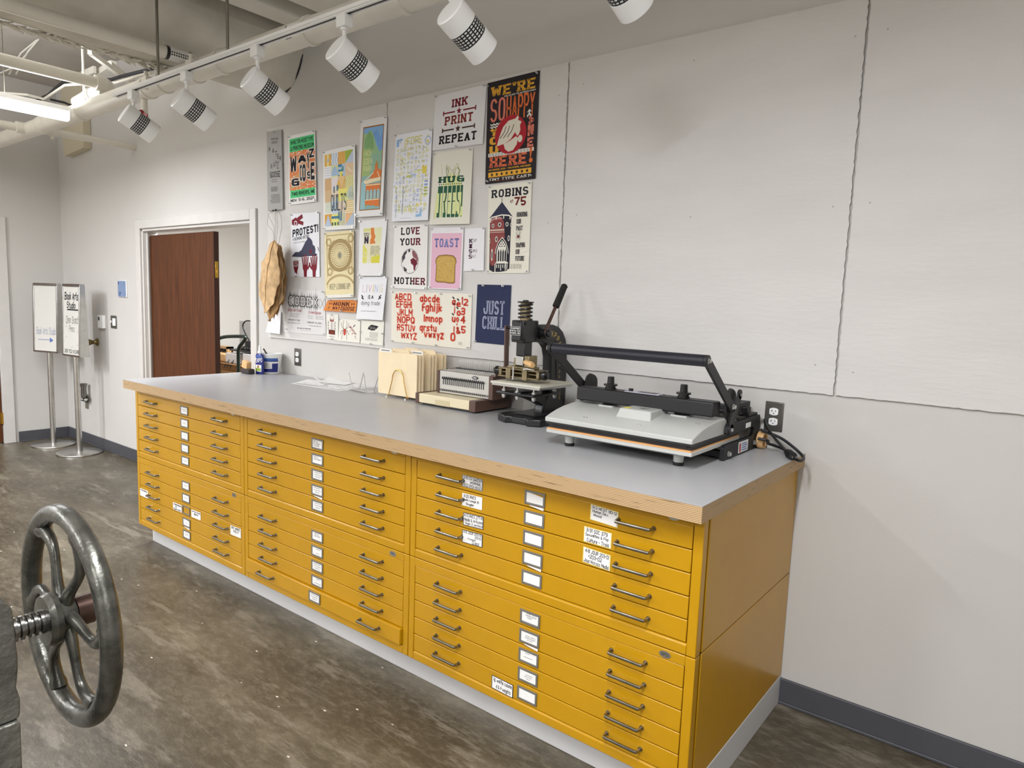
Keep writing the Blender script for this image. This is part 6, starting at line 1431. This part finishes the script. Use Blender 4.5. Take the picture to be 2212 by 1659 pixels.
# eraser, spray bottle, tub at the doorway end
er = thing('felt_eraser', 'wood handled dark felt eraser beside the blue spray bottle', 'eraser', (.115, -.222, Z0))
MB().box(.065, -.247, Z0+.0003, .165, -.2, Z0+.034).build('felt_pad', 'felt', er, bevel=.008)
MB().obox((.100, -.222, Z0+.058), (.03, 0, -.006), (0, .018, 0), (.004, 0, .024)).build('wood_block', 'lwood', er, bevel=.004)
bt = thing('spray_bottle', 'blue spray bottle of board cleaner with white nozzle', 'bottle', (.172, -.17, Z0))
def oval_lathe(c, prof, ax, ay, n=32, mi=0):
    m = MB(); v = []; fs = []
    for z, s in prof: v += [(c[0]+ax*s*math.cos(2*PI*i/n), c[1]+ay*s*math.sin(2*PI*i/n), c[2]+z) for i in range(n)]
    for k in range(len(prof)-1): fs += [(k*n+i, k*n+(i+1) % n, (k+1)*n+(i+1) % n, (k+1)*n+i) for i in range(n)]
    fs += [tuple(range(n))[::-1], tuple(range((len(prof)-1)*n, len(prof)*n))]
    return m.add(v, fs, mi)
BC = (.172, -.17, Z0)
oval_lathe(BC, [(.0003, .9), (.004, 1), (.118, 1), (.128, .9), (.136, .55)], .042, .0175).build('body', 'navy', bt)
oval_lathe(BC, [(.137, .4), (.15, .38), (.151, .3), (.17, .25), (.186, .2), (.188, .12)], .042, .03).build('nozzle', 'whitem', bt)
q = MB()
def onb(u0, v0, u1, v1, mi, k=.0006):
    def f(u, v): a = -PI/2+(u0+(u1-u0)*u)*1.25; return (BC[0]+(.042+k)*math.cos(a), BC[1]+(.0175+k)*math.sin(a), Z0+v0+(v1-v0)*v)
    q.grid(f, 8, 2, mi)
onb(-1, .09, -.45, .11, 0); onb(-1, .01, -.75, .09, 0); onb(-.55, .018, .75, .062, 0, .0008); onb(-.45, .022, .65, .04, 1, .0012); onb(.0, .042, .35, .058, 2, .0012); onb(-.5, .112, .9, .122, 3, .0008)
for pg in text('EXPO', .6): 
    def f2(u, v): a = -PI/2+(-.42+1.35*u)*1.25; return (BC[0]+.0428*math.cos(a), BC[1]+.0183*math.sin(a), Z0+.074+.028*v+.008*u)
    q.add([f2(u, v) for u, v in pg], [tuple(range(len(pg)))], 0)
q.build('label', ['card', 'grn', 'brassb', 'bluelab'], bt)
TB = (.167, -.082, Z0)
tu = thing('wipes_tub', 'white and blue tub in the corner behind the spray bottle', 'tub', TB)
MB().lathe(TB, (0, 0, 1), [(.0003, .055), (.004, .058), (.123, .069), (.1235, .072), (.133, .0715), (.1335, .067), (.1, .064)], 40).build('tub_body', 'whitem', tu)
q = MB()
def ont(a0, a1, v0, v1, mi, k=.0006):
    def f(u, v): z = v0+(v1-v0)*v; a = a0+(a1-a0)*u; r = .058+.011*z/.123+k; return (TB[0]+r*math.cos(a), TB[1]+r*math.sin(a), Z0+z)
    q.grid(f, 16, 3, mi)
ont(-PI*1.05, .15, .012, .035, 0); ont(-PI*1.05, -2.1, .03, .08, 1); ont(-.5, .15, .03, .07, 0); ont(-PI*1.05, .1, .085, .105, 1, .0005); ont(-PI*1.05, .15, .082, .088, 0, .0008)
for k in range(6): ont(-2.0+.05*(k % 2), -.65-.1*(k % 3), .042+.006*k, .0445+.006*k, 2, .0009)
q.build('label', ['navy', 'bluelab', 'screw'], tu)
MB().bar((TB[0]-.02, TB[1]-.02, Z0+.125), (TB[0]-.045, TB[1]-.03, Z0+.162), .008, .006).build('brush_handle', 'black', tu)
# ------------------------------------------------------------------ sign stands in the corner
def stand(bx, by, ang, label, second):
    o = thing('sign_stand', label, 'sign stand', (bx, by, 0), 'sign stands in the corner')
    MB().lathe((bx, by, 0.0005), (0, 0, 1), [(0, .188), (.004, .19), (.012, .188), (.016, .17), (.02, .04), (.021, .03)], 48).build('base', 'alu', o)
    MB().cyl((bx, by, .02), (bx, by, .93), .024, n=24).build('post', 'alu', o)
    n = Vector((math.cos(ang), math.sin(ang), 0)); s = Vector((-n.y, n.x, 0)); z0, z1 = .905, 1.545; hw = .155
    for sg in (1, -1):
        T0 = Vector((bx, by, z1))+n*sg*.014; B0 = Vector((bx, by, z0))+n*sg*.036; c = (T0+B0)/2; upv = (T0-B0)/2; nn = s.cross(upv).normalized()*(1 if sg > 0 else 1)
        if nn.dot(n*sg) < 0: nn = -nn
        MB().obox(c-nn*.004, s*hw, upv, nn*.004).build('whiteboard' if sg > 0 else 'back_panel', 'board2', o)
        fr = MB(); w = .013
        fr.obox(c+s*(hw-w/2), s*w/2, upv, nn*.009).obox(c-s*(hw-w/2), s*w/2, upv, nn*.009).obox(c+upv*(1-w/upv.length/2), s*hw, upv.normalized()*w/2, nn*.009).obox(c-upv*(1-w/upv.length/2), s*hw, upv.normalized()*w/2, nn*.009)
        fr.build('frame', 'alu', o, bevel=.002)
        if sg > 0:
            # u runs to the reader's right, v up
            us = s if s.dot(rt) > 0 else -s
            def put(mb, t, u0, v0, u1, v1, w=.4, sl=.1, j=.3):
                for pg in text(t, w, w, 0, .5, j, sl): mb.add([c+us*hw*(2*(u0+(u1-u0)*a)-1)*.92+upv*(2*(v0+(v1-v0)*b)-1)*.96+nn*.0006 for a, b in pg], [tuple(range(len(pg)))])
            q = MB()
            if second:
                put(q, 'Book Arts', .06, .80, .92, .92, .65); put(q, 'Studio', .2, .68, .75, .78, .6)
                q.bar(c+us*hw*-.5+upv*.31+nn*.0006, c+us*hw*.75+upv*.31+nn*.0006, .012, .0008)
                k = MB(); put(k, 'Drex Sronz', .15, .46, .9, .57, .35); put(k, 'Press', .35, .34, .68, .43, .35)
                for u, v in ((.85, .55), (.12, .4), (.85, .33), (.15, .25), (.85, .14), (.5, .1)): put(k, '-', u, v, u+.05, v+.025, 1.2)
                k.build('faded_writing', ink('#6A6A66'), o); put(q, '309 702 VCU.RB', .05, .02, .95, .075, .5)
            else:
                put(q, 'Book Arts Studio', .08, .25, .94, .36, .3); q.build('blue_writing', ink('#7F8AA8'), o); q = MB()
                put(q, '-', .14, .15, .7, .19, .8); a, b = .72, .17
                q.add([c+us*hw*(2*x-1)*.92+upv*(2*y-1)*.96+nn*.0006 for x, y in ((.68, .13), (.84, .165), (.68, .21))], [(0, 1, 2)])
            q.build('writing', ink('#26262A' if second else '#5A6FA8'), o)
    MB().obox(Vector((bx, by, z1+.004)), n*.02, s*hw, Vector((0, 0, .008))).build('top_rail', 'alu', o, bevel=.002)
    e = Vector((bx, by, (z0+z1)/2))
    for sg in (1, -1):
        lp = [Vector((bx, by, z0))+n*.036+s*sg*hw, Vector((bx, by, z0))-n*.036+s*sg*hw, Vector((bx, by, z1))-n*.014+s*sg*hw, Vector((bx, by, z1))+n*.014+s*sg*hw]
        MB().prism(lp, s*sg*.003).build('side_panel', 'alu', o)
    MB().obox(Vector((bx, by, z0)), n*.036, s*hw, Vector((0, 0, .004))).build('bottom_panel', 'alu', o)
stand(-3.275, -.262, math.radians(-70), 'left sign stand in the corner, board mostly blank with a blue arrow', False)
stand(-2.745, -.225, math.radians(-84), 'right sign stand in the corner, board headed in black marker', True)

# ------------------------------------------------------------------ cast-iron screw press with handwheel
WC = CAM+1.3*ray(147, 1326)
pw = thing('screw_press', 'grey cast-iron screw press with a large spoked handwheel at the lower left', 'screw press', (WC.x, WC.y-.3, 0))
R0, r0 = .191, .0182
MB().torus(WC, (0, 1, 0), R0, r0, 96, 20).build('handwheel_rim', 'castm', pw)
hub0 = WC+Vector((0, -.012, 0))
MB().lathe(WC+Vector((0, -.043, 0)), (0, 1, 0), [(0, .022), (.002, .045), (.012, .05), (.022, .047), (.026, .036), (.04, .034), (.05, .033), (.0505, .0)], 36).build('hub', 'castm', pw)
for k in range(6):
    a = math.radians(130-60*k); e = Vector((math.cos(a), 0, math.sin(a))); t = Vector((math.sin(a), 0, -math.cos(a)))
    pts = []; rr = []
    for i in range(21):
        s = i/20; d = .026+(R0-.01-.026)*s; w = .030*math.sin(PI*s**1.15)-.007*math.sin(2*PI*s)
        pts.append(WC+e*d+t*w+Vector((0, -.006+.006*s, 0))); rr.append(.0148-.0048*math.sin(PI*min(1, s*1.05))+(.003 if s > .92 else 0))
    MB().tube(pts, rr, 14, up=(0, 1, 0), flat=.85).build('spoke', 'castm', pw)
MB().lathe(WC+Vector((0, .0075, 0)), (0, 1, 0), [(0, .024), (.003, .029), (.032, .029), (.034, .026), (.0341, 0)], 36).build('hub_collar', 'copper', pw)
MB().cyl(WC+Vector((.004, .0415, .004)), WC+Vector((.004, .047, .004)), .003, n=10).build('grease_nipple', 'castm', pw)
sc_ = MB(); n_ = 160; pts = []
for i in range(n_+1):
    f_ = i/n_; pts.append((WC.x, WC.y-.04-.15*f_, WC.z))
m = MB()
prof = []
for i in range(150):
    f_ = i/149; y = .035+.16*f_; prof.append((y, .0185+.0035*(1 if (y % .0105) < .0062 else -.6)))
m.lathe(WC, (0, -1, 0), prof, 32, caps=True).build('screw_thread', 'screw', pw, smooth=60)
yf = WC.y-.086
# cast yoke: the profile seen from the side, extruded across the press
XS = WC.x+.075
def prof_(pp): return [(atx(a, b, XS).y, atx(a, b, XS).z) for a, b in pp]
f1 = prof_([(0, 1299), (10, 1301), (20, 1307), (27, 1318), (31, 1339), (34, 1373), (36, 1394), (39, 1415), (40, 1440), (38, 1467), (36, 1486), (40, 1497), (44, 1508), (45, 1528), (44, 1546), (37, 1554)])
yb_ = f1[0][0]-.32
f1 = [(yb_, f1[0][1])]+f1+[(yb_, f1[-1][1])]
MB().prism([(WC.x-.075, y, z) for y, z in f1], (.15, 0, 0)).build('yoke', 'castp', pw, bevel=.014, seg=3, smooth=60)
f2 = prof_([(37, 1555), (43, 1559), (47, 1659)])
MB().prism([(WC.x-.08, y, z) for y, z in [(yb_, f2[0][1]-.001)]+[(f2[0][0], f2[0][1]-.001)]+f2[1:]+[(f2[2][0], f2[2][1]-.02), (f2[2][0]-.035, f2[2][1]-.02), (f2[1][0]-.035, f2[1][1]-.03), (yb_, f2[1][1]-.03)]], (.16, 0, 0)).build('front_post', 'castp', pw, bevel=.004)
MB().box(WC.x-.08, yb_, f2[2][1]-.05, WC.x+.08, f2[2][0], f2[2][1]+.012).build('bed_plate', 'castp', pw, bevel=.004)
MB().box(WC.x-.05, yb_, f2[2][1]+.013, WC.x+.0, f2[2][0]-.04, f2[1][1]-.03).build('platen_block', 'blackm', pw)
yf = f2[2][0]-.02; legt = f2[2][1]-.05
for sx in (-.055, .055):
    for sy in (-.3, -.03): MB().prism([(WC.x+sx-.03, yf+sy-.03, .001), (WC.x+sx+.03, yf+sy-.03, .001), (WC.x+sx+.03, yf+sy+.03, .001), (WC.x+sx-.03, yf+sy+.03, .001)], (0, 0, legt-.001)).build('leg', 'castp', pw, bevel=.008)

# ------------------------------------------------------------------ things seen through the doorway
YC = .9
tr = thing('hand_truck', 'green tubular hand truck handle seen through the doorway', 'hand truck', (-2.2, YC, 0))
def cp(px, py, y=YC): return aty(px, py, y)
b1, b2 = cp(453, 800), cp(515, 800)
t1 = [cp(453, 756), cp(457, 746), cp(470, 733), cp(478, 729), cp(489, 727), cp(505, 726.5), cp(523, 726.5), cp(529, 727.5), cp(530.5, 731), cp(528, 736), cp(518, 747), cp(515.5, 754)]
pts = [Vector((b1.x, YC, .15)), Vector((b1.x, YC, t1[0].z))]+t1+[Vector((b2.x, YC, t1[-1].z)), Vector((b2.x, YC, .15))]
MB().tube(smooth(pts, 2), .017, 14).build('tube_handle', 'green', tr)
MB().box(b1.x-.02, YC-.02, .12, b2.x+.02, YC+.02, .16).box(b1.x-.02, YC-.25, .02, b2.x+.02, YC, .04).build('toe_plate', 'green', tr)
for x in (b1.x-.05, b2.x+.05): MB().torus((x, YC+.06, .12), (1, 0, 0), .09, .03, 24, 10).build('wheel', 'rubber', tr)
tb_ = thing('work_table', 'plain table in the back room under the boxes', 'table', (-2.3, 1.5, 0))
TZb = .70
MB().box(-3.3, 1.15, TZb-.04, -1.2, 2.1, TZb).build('tabletop', 'cardb', tb_)
for x in (-3.25, -1.28):
    for y in (1.18, 2.05): MB().box(x, y-.02, 0.001, x+.05, y+.03, TZb-.04).build('leg', 'cardb', tb_)
def bxx_(name, label, cat, px0, py0, px1, py1, y, dep, mt, bev=.003, zb=None):
    a, b = aty(px0, py0, y), aty(px1, py1, y)
    o = MB().box(a.x, y, b.z if zb is None else zb, b.x, y+dep, a.z).build(name, mt, loc=((a.x+b.x)/2, y, b.z), bevel=bev); return tag(o, label, cat)
o = bxx_('cardboard_box', 'brown cardboard box at the bottom of the doorway, behind the hand truck', 'box', 457, 780, 556, 800, 1.2, .45, 'cardb', zb=TZb+.001)
a, b = aty(457, 780, 1.2), aty(556, 780, 1.2)
MB().box(a.x-.03, 1.16, a.z, b.x, 1.2, a.z+.004).build('flap', 'cardb', o)
q = MB()
c_ = aty(492, 786, 1.199)
for k in range(6): q.bar((c_.x+.03*k-.08, 1.198, c_.z-.05+.03*(k % 2)), (c_.x+.03*k-.03, 1.198, c_.z+.01+.02*(k % 3)), .012, .001, (0, 0, 1))
q.build('marker_scrawl', 'blackm', o)
ZB = a.z+.005
o = bxx_('paper_box', 'white card box on the cardboard boxes behind the hand truck', 'box', 487, 762, 513, 775, 1.22, .3, 'white', zb=ZB)
bxx_('paper_box', 'bright white box under the black machine, right edge of the doorway', 'box', 524, 764, 552, 779, 1.22, .3, 'whitem', zb=ZB)
o = bxx_('rolled_paper', 'tan rolled paper on the cardboard box behind the hand truck', 'roll', 455, 759, 486, 768, 1.22, .05, 'lwood', .02, zb=ZB)
a, b = aty(450, 743, 1.75), aty(500, 765, 1.75)
ty_ = thing('wooden_tray', 'open wooden tray standing behind the hand truck handle', 'tray', ((a.x+b.x)/2, 1.75, TZb))
MB().box(a.x, 1.75, TZb+.001, b.x, 1.77, a.z-.015).build('back_board', 'bwood', ty_)
MB().box(a.x, 1.70, a.z-.025, b.x, 1.78, a.z).box(b.x-.03, 1.70, TZb+.001, b.x, 1.78, a.z).box(a.x, 1.70, TZb+.001, a.x+.03, 1.78, a.z).build('rim', 'lwood', ty_)
q = MB()
for k in range(6): x = a.x+.07+(b.x-a.x-.1)*k/6; q.torus((x, 1.74, b.z+.05), (0, 1, 0), .03, .006, 12, 6)
q.build('wire_hooks', 'black', ty_)
mc = thing('black_machine', 'black machine with looped cable at the right edge of the doorway', 'machine', (-1.9, 1.2, ZB+.1))
a, b = aty(518, 752, 1.3), aty(556, 762, 1.3)
zt_ = aty(530, 763, 1.22).z+.004
MB().box(aty(497, 760, 1.24).x, 1.23, zt_, b.x, 1.55, zt_+.02).build('tray', 'black', mc, bevel=.006)
MB().box(a.x, 1.28, zt_+.0205, b.x, 1.5, aty(518, 748, 1.28).z).box(aty(529, 740, 1.3).x, 1.30, zt_+.02, b.x, 1.52, aty(529, 736, 1.3).z).build('housing', 'blackm', mc, bevel=.004)
q = MB()
for k in range(5): x = a.x+.03+.05*k; q.box(x, 1.277, zt_+.03+.01*(k % 2), x+.025, 1.281, zt_+.05)
q.build('controls', 'screw', mc)
pts = [aty(538, 735, 1.4), aty(532, 725, 1.4), aty(525, 710, 1.4), aty(524, 702, 1.4), aty(528, 695, 1.4), aty(535, 692, 1.4), aty(545, 695, 1.4), aty(556, 702, 1.4)]
MB().tube(smooth(pts), .007, 8).build('cable', 'cable', mc)
a, b = aty(517, 693, 1.6), aty(556, 765, 1.6)
o = tag(MB().box(a.x, 1.6, zt_-.06, b.x, 1.62, a.z).build('grey_panel', mat('grey_panel', '#BEBDBA', .3, .1), loc=((a.x+b.x)/2, 1.6, b.z)), 'pale grey panel standing behind the black machine', 'panel')
for nm, xo in (('a', 0), ('b', 1)): pass
fx = thing('fluorescent_light', 'fluorescent light on the back room ceiling', 'ceiling light', (-1.2, 1.3, 2.66))
MB().box(-1.37, .62, 2.64, -1.03, 1.98, 2.72).build('housing', 'whitem', fx)
for dy in (.8, 1.8): MB().cyl((-1.2, dy, 2.72), (-1.2, dy, CZ), .004, n=6).build('hanger_wire', 'steel', fx)
